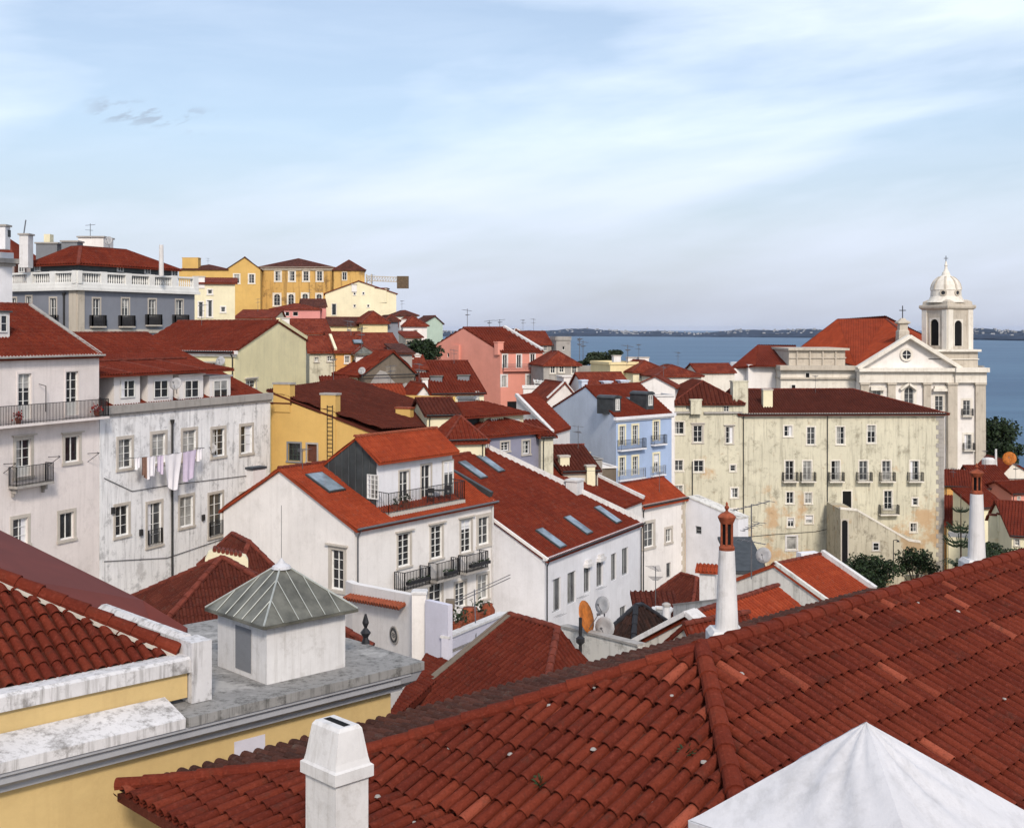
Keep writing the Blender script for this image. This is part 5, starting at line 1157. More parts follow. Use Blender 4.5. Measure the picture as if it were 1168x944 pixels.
# buildings at the far left edge
f1=H('pale_corner_house','pale grey house with stone cornice at the left edge, above the balcony house',(-40,292,100),(14,None,104),8,'cool'); f1.flat(par=.5); f1.cornice('R','stoneg',.4,.4); boxth(-6,6,258,284,101,1,'cool',f1.o,capm='stoneg'); boxth(3,9,262,270,101.5,.6,'iron',f1.o,'vent'); f1.done()
f2=H('dusty_pink_house','dusty pink rendered house with red roof behind the pale corner house',(14,292,118),(44,None,122),8,'pink2' if 0 else 'pinkw'); f2.hip(1.9,o=.3).roof('tred',far=True); boxth(22,32,268,305,112,1.2,'chim',f2.o,capm='stoneg'); boxth(50,57,267,285,125,1,'creamw',f2.o); m=MB(); p=at(27,268,112); m.tube(p,p+V((0,.5,1.4)),.06,n=5); m.build('vent_pipe','alu',f2.o)
m=MB(); W=f2.W['R']; W.bx(m,.3,2.0,5.2,6.3,0,.1); m.build('shutter','bfr',f2.o); f2.done()
# --- straw gable house
s1=H('straw_gable_house','pale straw house with long red roof and blank rounded gable, behind the dormers',(268,400,100),(349,None,113),(150,None,106),'straw')
s1.gable('R',apex=(317,366),back=-.95,o=.35,og=.1)
s1.polys=[p for p in s1.polys]; s1.roof('tred',.26)
s1.win('L',241,418,14,9,nx=2,ny=2,pane='glass'); s1.win('R',286,438,11,9,nx=2,ny=2,pane='glass2',head=.1)
s1.cornice('L','white',.3,.3); s1.skylight(198,385,.7,.7) if 0 else None; dish(252,412,100,.4,s1.o); s1.rakes('straw',.3,.3,(1,)); s1.ant(230,347,372,arms=((.05,.8,1),(.3,.5,0))); s1.gutter('L','pipe',(1,),.08,.4); s1.done()
# --- yellow house with ladder, brown gable and the cluster around it
y1=H('yellow_house','bright yellow house with ladder up its tall chimney, behind the central white house',(309,459,92),(432,None,88.5),13,'yellow2')
zA=y1.ze; k0=y1.W['R'].hit(333,459)[0]; k1,z1_,_=y1.W['R'].hit(428,494)
y1.W['R'].zt=z1_; y1.W['L'].zt=zA; 
y1.W['R'].gable=[(0,z1_),(y1.A,z1_),(k1,z1_),(k0,zA),(0,zA)]
pp=[y1.q(-.1,12.2,zA+.02),y1.q(-.1,-.1,zA+.02),y1.q(k0,-.1,zA+.02),y1.q(k0,12.2,zA+.02)]
q_=[y1.q(k0-2.2,-.1,zA+.95),y1.q(y1.A+.2,-.1,z1_-.1),y1.q(y1.A+3.6,12,z1_-.1),y1.q(k0-2.2,12,zA+.95)]
y1.polys=[q_]; y1.ridges=[]; y1.roof('tdark',.26); m=MB(); m.slab(pp,.1); m.build('flat_roof','tdark',y1.o)
y1.W['B'].zt=z1_-.2
y1.chimney(324,436,1.45,2.2,.7,Y=y1.W['R'].hit(324,470)[2]+.32,mat='yellow2',cap='stoneg'); y1.chimney(377,448,1.25,8,.7,Y=y1.W['R'].hit(377,470)[2]+.32,mat='yellow2',cap='stoneg'); y1.chimney(461.5,464,1.25,1.4,.6,base=474,mat='yellow2',cap='terra') if y1.rhit(461,474) else None
m=MB(); pl=at(373.2,462,y1.W['R'].hit(373,470)[2]-.15); 
la=v3(y1.a,0)*.45
for dx in (0,1): m.tube(pl+la*dx-V((0,0,5)),pl+la*dx,.03,n=4)
for i in range(16): m.tube(pl+V((0,0,-.3*i-.1)),pl+la+V((0,0,-.3*i-.1)),.02,n=4)
m.build('ladder','iron',y1.o)
y1.win('R',335.7,515.5,14,20,nx=3,ny=3,sur='greyd',frame='dfr',pane='glass'); y1.win('R',356,516.5,11,20,nx=1,ny=1,sur='stoneg',frame='bfr',pane='bfr',name='door')
m=MB(); p=at(424,489,92.5); m.lathe(p-V((0,0,.4)),[(.35,0),(.5,.3),(.42,.6),(.15,.8)],10); m.build('parapet_knob','chim',y1.o); y1.done()
def simple(name,label,Nn,R,L,wall,rt,mat='tfar',ang=False,wins=(),gp=None,far=True,zb=None,o=.3,wk=None,ch=(),sk=(),rk=None,cor=None,grp=None,winsL=()):
    if not isinstance(L,tuple) and not ang:
        w_=(R[0]-Nn[0])/F*Nn[2]; dy=R[2]-Nn[2]; R=(R[0],None,Nn[2]+max(-.3*w_,min(.3*w_,dy)))
    h=H(name,label,Nn,R,L,wall,zb=zb,group=grp); gp=gp or {}
    if rt in('L','R'): h.gable(rt,o=o,**gp)
    elif rt=='hip': h.hip(o=o,**gp)
    elif rt=='shed': h.shed(o=o,**gp)
    if rt=='flat': h.flat(**gp)
    else: h.roof(mat,.3,far=far,r=.1)
    kw=dict(nx=2,ny=2,sw=.1); kw.update(wk or {})
    for w_ in wins: h.win('R',*w_,**kw)
    for w_ in winsL: h.win('L',*w_,**kw)
    for c in ch: h.chimney(c[0],c[1],c[2],c[3],c[4],Y=c[5] if len(c)>5 else None,base=c[6] if len(c)>6 else None,mat=c[7] if len(c)>7 else 'white',cap=c[8] if len(c)>8 else 'trim')
    for s_ in sk: h.skylight(*s_)
    if rk: h.rakes(rk,.25,.2)
    if rt!='flat' and random.random()<.6 and h.A*F/h.N.y>22:
        p=h.q(h.A*random.uniform(.3,.8),h.B*.5,h.za if hasattr(h,'za') else h.ze+.5); X_=CX+F*p.x/p.y; Y_=HY-F*p.z/p.y; antenna(X_,Y_-1400*random.uniform(1.2,2.2)/p.y,Y_+2,p.y,h.o,arms=((.05,.9,random.uniform(0,3)),(.3,.6,random.uniform(0,3))),r=.025)
    if rt!='flat' and not far: h.gutter('R','pipe',(random.choice([0,1]),),.06,o+.05)
    if cor: h.cornice('R',cor,.2,.2)
    h.done(); return h
b1=simple('brown_gable_house','house with damp dark brown gable and red roof in the crowded middle distance',(411,427,113),(474,None,117),(377,None,120),'brown','R','tred',gp=dict(apex=(447.5,400)),far=False,winsL=((403.5,437,8,12),),sk=((408,410,.8,.8),),wk=dict(sur='white',pane='glass2'),ch=())
m=MB(); W=b1.W['R']; n_=14; kc,zc_,_=W.hit(440,452); pts=[W.P(kc+2.9*math.cos(math.pi*i/n_),zc_+2.3*math.sin(math.pi*i/n_)*(.8+.3*math.sin(i)),.01) for i in range(n_+1)]; m.poly(pts); m.build('render_patch','stoneg',b1.o)
dish(413,423,112,.35,b1.o)
simple('small_red_roof_hut','small yellow walled hut with red roof beside the brown gable',(371,442,107),(398,None,107.5),3,'yellow2','shed','tred',gp=dict(rise=.9),far=False,zb=-8,ch=())
b2=simple('orange_roof_shed','low house with fresh orange roof and white gable below the brown gable',(430,456,108),(465,None,111),7,'white','L','tor',gp=dict(rise=1.2,frac=.5),far=False,zb=-12)
b3=simple('white_gable_annex','small white gable with pipe and dish between red roofs',(466,459,107),(496,None,109),5,'white','R','tred',gp=dict(apex=(483,438)),far=False,zb=-9,wins=((486,452,3,9),),wk=dict(sur=None,pane='glass2'),ch=((484.5,431,.5,1.4,.4,110),))
b4=simple('dormered_red_house','broad red roof with two skylight boxes in front of the pink house',(482,448,124),(552,None,127),10,'creamw','L','tred',gp=dict(rise=3.0,frac=.75),far=False,wins=((507.5,455,6,9),(544,451,3,8)),wk=dict(sur='stoneg',pane='glass'))
for x,y in ((500,430),(531,429)):
    b=b4.rhit(x,y+4)
    if b: c=b[1]; m=MB(); m.box(c.x-.8,c.y-.3,c.z-.5,c.x+.4,c.y+1.4,c.z+.42); d=m.build('dormer','greyd',b4.roofo); m=MB(); m.box(c.x-.9,c.y-.4,c.z+.42,c.x+.5,c.y+1.5,c.z+.5); m.build('dormer_roof','zincl',d)
simple('grey_shed','dark slate roofed terrace room under the pink house wall',(522,455,121),(541,None,121),3,'greyd','flat',gp=dict(mat='slate',par=.1))
simple('low_link_house','low house with dark red roof between the yellow and violet houses',(487,472,92),(523,None,95),5,'creamw','L','tdark',gp=dict(rise=1.0,frac=.6),far=False)
# violet house with attic doors
v1=H('violet_house','grey violet house with cream attic, dark mansard and dormer doors left of the blue house',(535,498,92),(620,None,98),9,'purple')
v1.hip(1.3,ins=1.5,ins2=1.8,o=.3).roof('tred',.26)
v1.wins('R',[(576,509,9,10),(600,510,8,15)],nx=2,ny=3,sur='trim',sw=.14); v1.win('R',552,509.5,8,8,nx=3,ny=2,sur='trim')
m=MB(); zt_=-ry(472)*94; Q=[v1.q(a_,b_,0) for a_,b_ in ((1.0,1.1),(4.6,1.1),(4.6,7.5),(1.0,7.5))]; 
kk=lambda px,b0=1.1:offw(v1,b0).hit(px,480)[0]
def ubox(h,a0,a1,b0,b1,z0,z1,mat,name,par=None):
    m=MB(); m.loft([[h.q(a,b,z) for a,b in ((a0,b0),(a1,b0),(a1,b1),(a0,b1))] for z in (z0,z1)]); return m.build(name,mat,par or h.o)
ka,kb,kc_=kk(526),kk(552),kk(597); zr_=-ry(472)*95
ubox(v1,ka,kb,1.6,8,v1.ze,zr_,'slate','mansard'); at_=ubox(v1,kb,kc_,1.1,8,v1.ze,zr_,'creamw','attic')
Wv=offw(v1,1.1)
for x in (563,588): window(Wv,at_,x,487.5,7,17,nx=2,ny=3,sur='white',sw=.1,pane='glass',name='balcony_door')
balcony(Wv,at_,581,597,496.5,d=.5,h=.9)
P1=[v1.q(ka-.3,.6,zr_-.12),v1.q(kc_+.3,.6,zr_-.12),v1.q(kc_-1.4,4.4,zr_+.75),v1.q(ka+2.,4.4,zr_+.75)]; P2=[v1.q(kc_+.3,.6,zr_-.12),v1.q(kc_+.3,8.4,zr_-.12),v1.q(kc_-1.4,4.4,zr_+.75)]; P3=[v1.q(ka-.3,8.4,zr_-.12),v1.q(ka-.3,.6,zr_-.12),v1.q(ka+2.,4.4,zr_+.75)]; m=MB()
for p in (P1,P2,P3): tsurf(m,p,.26); m.slab(p,.1)
m.build('attic_roof','tred',v1.o); v1.done()
simple('pyramid_roof_turret','small square house with pointed red pyramid roof in front of the violet house',(509,500,86),(553,None,87),4,'creamw','hip','tred',gp=dict(rise=1.4),far=False)
simple('stained_yellow_annex','stained yellowish wall at the right end of the violet house',(617,497,97),(631,None,98),5,'oldcream','shed','tred',gp=dict(rise=.9),far=False)
w1=simple('white_gable_house','white house with long sloping gable and red roof left of the blue gable',(628,493,104),(655,None,112),(588,None,113),'white','R','tred',gp=dict(frac=.5,rise=1),far=False) if 0 else None
w1=H('white_gable_house','white house with long sloping gable wall and red roof, left of the blue gable',(629,494,106),(650,None,112),(589,None,112),'white')
w1.polys=[[w1.q(-.1,-.2,w1.ze),w1.q(w1.A,-.2,w1.ze),w1.q(w1.A,w1.B,w1.ze+2.9),w1.q(-.1,w1.B,w1.ze+2.9)]]; w1.W['L'].gable=[(0,w1.ze),(w1.B,w1.ze),(0,w1.ze+2.9)]; w1.W['X'].zt=w1.ze+2.9; w1.W['B'].gable=[(0,w1.ze),(w1.B,w1.ze),(w1.B,w1.ze+2.9)]
w1.roof('tred',.26,cap=False); m=MB(); m.beam(w1.q(0,-.2,w1.ze+.12),w1.q(0,w1.B,w1.ze+3.0),.3,.3); m.build('gable_coping','chim',w1.o); w1.done()
# --- pink house
p1=H('pink_house','salmon pink house with wide gable and red roof, its windows facing the river',(571,400,175),(619,None,177),(488,None,188),'pink')
p1.gable('L',apex=(528.6,373.4),o=.3,og=.05).roof('tred',.4)
p1.wins('R',[(576,412,5,15),(592,412,5,15),(607.5,411,5,15)],nx=2,ny=1,sur='pink2' if 0 else 'white',sw=.14,pane='glass',name='balcony_door',sill=False)
p1.balc('R',573,615,422,d=.5,h=.9,slab='pink',rail='alu'); p1.wins('R',[(575,435,5,13),(603.6,434.5,5.5,13)],nx=2,ny=1,sur='chim',sw=.25,pane='curt',sill=False)
p1.rakes('chim',.5,.35,(0,),far=True); p1.chimney(569,389.5,.85,1.9,.8,Y=175.4,mat='pink',cap='pink'); m=MB(); W=p1.W['L']; kx,zx,_=W.hit(521,405); W.bx(m,kx-.9,kx+.9,zx-1.6,zx+1.5,0,.35); m.build('buttress','pink',p1.o)
p1.win('L',511,405,2.5,5,nx=1,ny=1,sur=None,pane='black'); m=MB(); zf_=p1.W['R'].hit(590,460)[1]; W=p1.W['R']; W.bx(m,1,5,zf_-1,zf_+.3,0,.02); m.build('opening','black',p1.o); p1.done()
simple('mint_house','pale mint house with dark slate roof end, just left of the pink gable',(482,368,205),(505,None,208),(470,None,210),'mint','R','tfard',gp=dict(frac=.6,rise=1.2))
# --- back left cluster
simple('white_arch_house','white house with arched recesses and thin red roof beside the grey palace',(222,322,142),(268,None,143),6,'creamw','shed',gp=dict(rise=.8),wins=((239.5,333,5,5),(229,353,5,17),(239,352,6,19),(254.5,353,5,6)),wk=dict(sur='white',nx=1,ny=1,sw=.12,pane='glass2'),ch=((227,315,1.3,1.4,1.0,142.5),))
pal=H('yellow_palace','large weathered golden palace with many windows on the hill crest',(297,304,270),(380,None,272),18,'palace'); pal.hip(2.2,ins=7,ins2=6,o=.5).roof('tfard',far=True)
pal.wins('R',[(317,315,6,11),(333,315,6,11),(349,315,6,11),(364.5,315,6,11)],nx=2,ny=3,sur='stonew',sw=.3,pane='glass'); pal.wins('R',[(316,342,7,13),(332,341.5,6.5,12),(348,341,6.5,12),(364,341,6,11)],nx=2,ny=3,sur='stonew',sw=.3,arch=True,pane='glass')
pal.cornice('R','stone',.5,.4); pal.done()
simple('palace_gable_wing','golden gabled wing at the left of the hilltop palace',(259,306,262),(297,None,263),20,'yellow2','R','tfard',gp=dict(apex=(279,293)),wins=((270,318,6,10),(287,318,6,10)),wk=dict(sur='stonew',pane='glass',ny=3,sw=.25))
simple('palace_low_wing','low golden wing with square yellow chimney left of the palace gable',(204,307,262),(259,None,262),16,'yellow2','hip','tfard',gp=dict(rise=1.2),ch=((218.5,294,3.4,3.6,2.4,264,None,'yellow2','yellow2'),))
simple('palace_corner_wing','golden right wing of the hilltop palace under a dark hipped roof',(380.5,307,266),(416,None,267),16,'palace','hip','tfard',gp=dict(rise=2.2),wins=((393,315,5,9),),wk=dict(sur='stonew',pane='glass'))
cr_=simple('hill_cream_house','tall pale cream stepped gable house below the crane',(371,334,235),(452,None,237),12,'creamw','R',gp=dict(apex=(409,320)),wins=((381,353,5,13),(404.5,335,2.5,3),(414.5,334.5,2.5,3),(404.5,349,2.5,3),(420,349,2.5,3)),wk=dict(sur='stonew',nx=1,ny=1,pane='glass',sw=.1),ch=((404,324,1,1.5,.8,236),))
boxth(422,441,329,345,236.5,5,'creamw',cr_.o,'upper_block','cap')
simple('hill_pink_house','low rosy pink house with open loggia beneath the palace arches',(309,352,225),(365,None,226),8,'pink2','hip','tfar',gp=dict(rise=1.0),wins=((317,358,6,5),(327,358,6,5),(337,358,6,5)),wk=dict(sur=None,nx=1,ny=1,pane='black'))
simple('hill_rose_house','small rose house with brown roof right of the loggia',(345,349,228),(372,None,229),8,'pink2','L','tfard',gp=dict(rise=1.4))
simple('hill_dark_roof_house','low house under a dark red roof between white arch house and pink loggia',(268,362,180),(312,None,180),9,'creamw','L','tfar',gp=dict(rise=1.2,frac=.7))
simple('hill_red_roof_house','white house under a long dark red roof behind the straw gable',(318,379,135),(376,None,137),7,'white','L','tfar',gp=dict(rise=1.5,frac=.6),wins=((362,386,3,4),),ch=((324,362,1.1,1.6,.8),))
simple('hill_yellow_house','pale yellow house with brown roof in the middle of the hillside',(377,370,150),(413,None,151),6,'cream2','L','tfard',gp=dict(rise=.9,frac=.5),wins=((398,378,3,4),))
hb=simple('hill_butter_house','butter yellow house with red roof and blue grey side wall on the hillside',(414,366,148),(442,None,149),6,'cream2','hip','tfar',gp=dict(rise=1.2,ins=1.5,ins2=2))
simple('blue_grey_side_house','narrow house with blank blue grey side wall next to the butter yellow house',(441,364,149.5),(454,None,153),6,'greyb','hip','tfard',gp=dict(rise=.5))
simple('hill_white_house','white house with brown hipped roof left of the mint house',(460,370,185),(487,None,187),8,'white','hip','tfar',gp=dict(rise=1.3),wins=((474,379,3,5),),ch=((459,364,.9,1.6,.8,186),))
simple('hill_small_stone_house','small weathered stone house below the brown hipped roof',(463,384,172),(481,None,173),5,'stone','shed','tfar',gp=dict(rise=.8),wins=((472,390,2.5,3),))
simple('hill_back_house','distant cream house with flat grey roof above the hillside trees',(452,359,215),(476,None,216),8,'stonew','hip','tfard',gp=dict(rise=.8))
simple('stained_stone_house','stained stone house with dark red roof left of the orange walled house',(353,400,118),(382.5,None,119),(349,None,124),'oldcream','L','tfar',gp=dict(rise=1.4,frac=.5),wins=((376,409,5,6),(361,410,4,5)),wk=dict(pane='glass'))
simple('orange_house','small orange walled house with brick red roof and pale coping',(383,400,118.5),(418,None,120),7,'orange','L','tfar',gp=dict(rise=1.4,frac=.5),wins=((396,410,5,8),),wk=dict(sur='white',pane='glass'),rk='creamw',sk=((408,391,.8,.8),))
simple('upper_strip_house','long low red roof above the orange walled house',(376,386,132),(413,None,133),5,'cream2','L','tfar',gp=dict(rise=.7,frac=.5),ch=((409,379,.7,1.6,.6,132),))
simple('hill_grey_lantern_house','red roofed house with grey zinc lantern behind the brown gable',(416,398,125),(456,None,128),8,'stonew','L','tfar',gp=dict(rise=1.6,frac=.6),ch=((444,394,.6,1.1,.5),))
lz=simple('zinc_roof_room','small room with shallow grey zinc pyramid roof in front of the red roofs',(406,401,118),(426,None,119),3,'white','hip','zincl',gp=dict(rise=.55),zb=-4) 
simple('grey_back_wall_house','house with grey stained walls between the trees and the brown gable',(455,402,120),(470,None,121),6,'stoneg','shed','tfard',gp=dict(rise=.8))
simple('low_red_house','low red roofed house right of the brown gable peak',(452,419,128),(486,None,130),5,'whitew','L','tfar',gp=dict(rise=1.2,frac=.5),ch=((468,408,.5,1.2,.5),(476,404,.6,1.5,.5)))
simple('white_box_house','small white box house beside the hillside tree',(463,404,135),(477,None,136),5,'whitew','flat',gp=dict(par=.1))
# right of the pink house
simple('white_parapet_house','pale house with bright white parapets behind the pink roof',(578,388,200),(612,None,202),8,'stonew','R','tfar',gp=dict(frac=.3,rise=1.8),rk='chim')
simple('far_red_house','red roofed house between the pink roof and the ruined tower',(601,392,195),(629,None,198),8,'stoneg','L','tfar',gp=dict(rise=2.0,frac=.5),wins=((622,397,4,6),))
simple('stone_tower','square ruined stone tower with broken top beside the river',(634.5,388,195),(651,None,196),3,'stoneg','flat',gp=dict(par=.6,mat='stoneg'),wins=((643,397,3,4),),wk=dict(sur=None,nx=1,ny=1,pane='black'))
simple('grey_stone_house','mottled grey stone house with three windows and red roof right of the pink house',(620,415,168),(661,None,169),8,'stoneg','hip','tfar',gp=dict(rise=1.7,ins=2),wins=((630.5,421,5,9),(640.5,420.5,5,8),(655,421,5,10)),wk=dict(sur='stonew',pane='glass',sw=.14))
simple('grey_garden_wall','long stained grey wall below the riverside tree','' or (661,417,172),(698,None,170),1,'stoneg','flat',gp=dict(par=0))
simple('cream_box_house','cream house with small white chimneys in front of the river',(696,416,160),(728,None,161),8,'cream2','flat',gp=dict(par=.35,mat='slab'),ch=((703,405,1.0,2.2,.8,164),(720,407,1.2,1.8,.8,165),(733.5,407,1.4,1.8,.8,166)))
simple('cream_red_roof_house','cream house with low red roof in front of the river',(722,423,158),(763,None,160),9,'creamw','hip','tfar',gp=dict(rise=1.3),wins=((731,429,3,6),))
simple('riverside_red_roof_house','small red hipped roof on a cream wall right above the blue house',(748,428,152),(800,None,153),8,'stonew','hip','tfar',gp=dict(rise=1.2),wins=((763,437,2.5,4),))
simple('long_low_red_roof_house','long low dark red roof at the foot of the church vestry',(796,424,175),(838,None,176),6,'stonew','L','tfar',gp=dict(rise=1.1,frac=.5))
simple('white_slope_wall_house','white rendered house end behind the blue house roof',(720,440,140),(770,None,139),5,'white','R','tfar',gp=dict(frac=.55,rise=1.2,)) 
simple('white_corner_annex','plain white annex squeezed between the blue house and the tenement',(747,452,131),(769,None,131.5),4,'white','flat',gp=dict(par=.15))
dr=simple('blue_dormer_house','red roof with two pale blue dormers behind the blue house',(672,446,135),(722,None,137),7,'white','L','tfar',gp=dict(rise=1.9,frac=.6))
dormer(dr,693.5,440,5,6,.8,'blueg',1.6,pane='curt',roofm='blueg'); dormer(dr,713,439,5,6,.8,'blueg',1.6,pane='curt',roofm='blueg')
simple('white_party_house','white gable end and red roof just left of the blue gable',(624,455,138),(659,None,139),7,'white','R','tfar',gp=dict(apex=(644,436)),rk='chim')
simple('white_roof_box','small white rooftop box above the white party gable',(643,430,145),(662,None,145.5),3,'white','flat',gp=dict(par=.1))
simple('pergola_terrace','white terrace wall under the pink house',(597,443,160),(624,None,160),5,'white','flat',gp=dict(par=.2))
t=thing('pergola','white wooden pergola on the terrace right of the pink house','pergola',at(622,443,160))
for i in range(5): m=MB(); p=at(610+i*6,443,160+.2); m.tube(p,p+V((0,0,1.0)),.06,n=4); m.build('post','wfr',t)
m=MB(); p,q=at(609,436,160),at(635,439,160); m.beam(p,q,.12,.12); m.beam(p+V((0,2,0.2)),q+V((0,2,.2)),.12,.12)
for i in range(7): a=p.lerp(q,i/6); m.beam(a+V((0,-.2,.1)),a+V((0,2.3,.3)),.08,.1)
m.build('beams','wfr',t)
# cluster below the blue gable
simple('small_brown_roof_house','small dark red roof with several stub chimneys below the blue gable',(642,536,100),(682,None,103),6,'stone','L','tdark',gp=dict(rise=1.6,frac=.7),far=False,ch=((643,519,.8,1.6,.6,101,None,'creamw'),(664,515,1.2,1.9,.6,104,None,'creamw'),(673,530,.7,1.7,.5,100.5,None,'creamw')))
simple('grey_firewall_house','narrow grey stained fire wall beside the blue gable',(676,524,104),(687,None,105),3,'stoneg','flat',gp=dict(par=.05))
simple('flat_white_roof_house','low house with pale flat roof and brown wall at the foot of the blue gable',(686,534,108),(703,None,110),5,'brown','flat',gp=dict(par=.12,mat='white',pm='white'))
# right hand houses
simple('orange_side_house','dark red roof with ochre orange side wall right of the tenement',(1077.5,553,150),(1110,None,149),5,'orange','shed','tred',gp=dict(rise=1.4),far=False)
simple('red_shed_roof_house','lower brick red roof behind the monkey puzzle tree',(1080,598,140),(1110,None,139),6,'cream2','shed','tred',gp=dict(rise=2.6),far=False,wins=((1086,607,4,9),(1100,609,4,9)),wk=dict(sur='white',pane='glass2'))
simple('pinkish_white_house','pinkish white house with broad red roof and small balcony at the right',(1122,556,150),(1157,None,150),9,'white','L','tred',gp=dict(rise=2.0,frac=.7),far=False,wins=((1145,565,5,13),(1134,563,6,9)),wk=dict(sur='trim',ny=3))
simple('strip_roof_house','narrow red roof falling towards the right chimney',(1112,578,135),(1146,None,136),4,'creamw','shed','tred',gp=dict(rise=1.6),far=False)
simple('salmon_house','salmon walled house cut by the right edge of the view',(1154,562,146),(1190,None,150),6,'pink','L','tred',gp=dict(rise=1.0,frac=.5),far=False,wins=((1162,570,3,7),))
simple('cream_gable_house','cream gable with chimney and red roof, low at the right edge',(1154,609,118),(1185,None,117),(1127,None,128),'creamw','L','tred',gp=dict(rise=2.4,frac=.6),far=False,ch=((1134,586,.8,2.4,.6,124,None,'creamw','cap'),(1142,585,.6,1.8,.6,123,None,'creamw','cap')),wins=((1160,618,5,8),))
simple('pale_gable_house','pale house with red roof behind the rusty dish at the right edge',(1138,545,168),(1185,None,168),9,'stonew','R','tred',gp=dict(apex=(1155,527)),far=False)
simple('church_garden_wall','low white wall at the foot of the church tower',(1085,537,172),(1140,None,172),1,'white','flat',gp=dict(par=0))
t=tag(dish(1151.6,523,165,.9,None,dirv=(-.5,-1,.3),mat='dishr',post=1.2),'rusty orange satellite dish on the roof at the right edge below the tree','satellite dish')
c=at(1127.5,530,165); m=MB(); m.lathe(c,[(.8,0),(.85,.1),(.85,.75),(.6,.95),(.15,1.0)],14); tag(m.build('water_tank','chim',None,c),'squat round white water tank on the wall right of the church tower','water tank')
c=at(1136,512,166); m=MB(); m.tube(c-V((0,0,3)),c,.18,.14,8); tag(m.build('flue','chim',None,c-V((0,0,3))),'thin white flue post between the water tank and the rusty dish','chimney flue')
# --- low roofs behind the near ridge
r1=H('orange_roof_house','weathered white gable house with orange red roof and white coping, just over the near ridge',(945,688,68.2),(998,None,71.4),7.2,'whitew'); r1.gable('L',rise=1.65,frac=.5,o=.15,og=.1).roof('tor',.24); r1.rakes('chim',.3,.35,(0,),far=True); r1.rakes('whitew',.2,.2,(0,)); r1.done()
p=at(925,640,76); m=MB(); m.obox(p+V((-.6,0,-1.4)),V((1.2,.4,0)),V((-.2,.5,0)),V((0,0,1.9))); tag(m.build('parapet_block','cool',None,p),'short white parapet block at the upper end of the orange red roof','parapet')
r2=H('bright_orange_roof_house','low house with bright orange corrugated tiles beside the near white chimney',(900,800,42.5),(992,None,47.5),8,'whitew'); r2.gable('L',rise=2.4,frac=.5,o=.2,og=.1).roof('tor',.22); r2.rakes('chim',.75,.18,(0,1)); r2.done()
r3=H('small_hipped_roof_house','small brown red hipped roof on a white wall, left of the near white chimney',(747,677,80),(790,None,76.8),3.2,'white'); r3.hip(1.25,ins=.7,ins2=1.5,o=.3).roof('tdark',.25); r3.done()
t=thing('roofed_chimney','white chimney stack capped by a little orange tile roof, left of the near white chimney','chimney',at(808,690,68))
c=at(808,652,68); m=MB(); u_=V((.8,-.3,0)); w_=V((.3,.8,0)); q=[c-u_*.5-w_*.4,c+u_*.5-w_*.4,c+u_*.5+w_*.4,c-u_*.5+w_*.4]; m.loft([[p+V((0,0,z)) for p in q] for z in (-3.4,.1)]); m.build('stack','chim',t)
m=MB(); a=c-u_*.75; b_=c+u_*.75; P1=[a-w_*.6+V((0,0,.05)),b_-w_*.6+V((0,0,.05)),b_+V((0,0,.42)),a+V((0,0,.42))]; P2=[b_+w_*.6+V((0,0,.05)),a+w_*.6+V((0,0,.05)),a+V((0,0,.42)),b_+V((0,0,.42))]
for p in (P1,P2): tsurf(m,p,.22); m.slab(p,.06)
m.build('tile_cap','tor',t)
def wseg(name,label,cat,pts,zb,th,mat,capm=None,group=None):
    t=thing(name,label,cat,(at(*pts[0]).x,at(*pts[0]).y,zb),group); m=MB(); mc=MB()
    for a,b_ in zip(pts[:-1],pts[1:]):
        p,q=at(*a),at(*b_); d=(q-p); d.z=0; d.normalize(); n_=V((-d.y,d.x,0))*th
        m.loft([[V((p.x,p.y,zb)),V((p.x,p.y,zb))+n_,p+n_,p],[V((q.x,q.y,zb)),V((q.x,q.y,zb))+n_,q+n_,q]])
        if capm: mc.beam(p+n_*.5+V((0,0,.04)),q+n_*.5+V((0,0,.04)),th+.1,.08)
    m.build('wall',mat,t); 
    if capm: mc.build('coping',capm,t)
    return t
wseg('grey_parapet','dark weathered parapet running left from the near white chimney','wall',[(768,690,66),(822,684,60)],-20,.35,'whitew','stoneg')
wseg('stained_courtyard_wall','tall stained cream wall with dark streaks under the orange dish','wall',[(640,715,47),(728,737,43.5)],-20,.3,'whitew','stoneg')
r4=simple('small_white_hut','tiny white hut with flat coping and red roof behind, near the air conditioners',(739,704,60),(757,None,59),2,'white','flat',gp=dict(par=.12,pm='chim'),far=False)
simple('hidden_red_roof','scrap of dark red roof behind the tiny white hut',(731,707,66),(772,None,66),3,'white','shed','tdark',gp=dict(rise=.9),far=False)
c=at(760,714,58); t=thing('small_chimney','short tapering white chimney between the tiny hut and the hipped roof','chimney',c-V((0,0,1))); m=MB(); m.lathe(c,[(.24,-1.2),(.17,.85),(.17,.95)],12); m.build('shaft','chim',t); m=MB(); m.lathe(c,[(.2,.95),(.21,1.05),(.1,1.12)],12); m.build('cap','stoneg',t)
r5=H('plank_gable_shed','small shed with grey plank gable edged in red tiles, at the foot of the ridge',(748,742,45),(800,None,43),3,'trim'); r5.gable('R',apex=(782,712),o=.15,og=.1).roof('tred',.22); 
m=MB(); W=r5.W['R']
for i in range(7): W.bx(m,W.L*.15*i+.02,W.L*.15*i+.05,-14,-11.6,0,.02) if 0 else None
r5.done()
for i,(x,lab) in enumerate(((736,'left air conditioning unit on the white wall under the small hipped roof'),(744,'right air conditioning unit on the white wall under the small hipped roof'))):
    c=at(x,691,84); t=thing('air_conditioner',lab,'air conditioner',c,'air conditioning units'); m=MB(); m.box(c.x-.2,c.y-.3,c.z-.35,c.x+.22,c.y+.02,c.z+.3); m.build('casing','stoneg',t); m=MB(); m.lathe(V((0,0,0)),[(.001,0),(.16,0)],10); m.v=[(c.x+a,c.y-.31,c.z+b) for a,b,_ in m.v]; m.build('fan_grille','black',t)
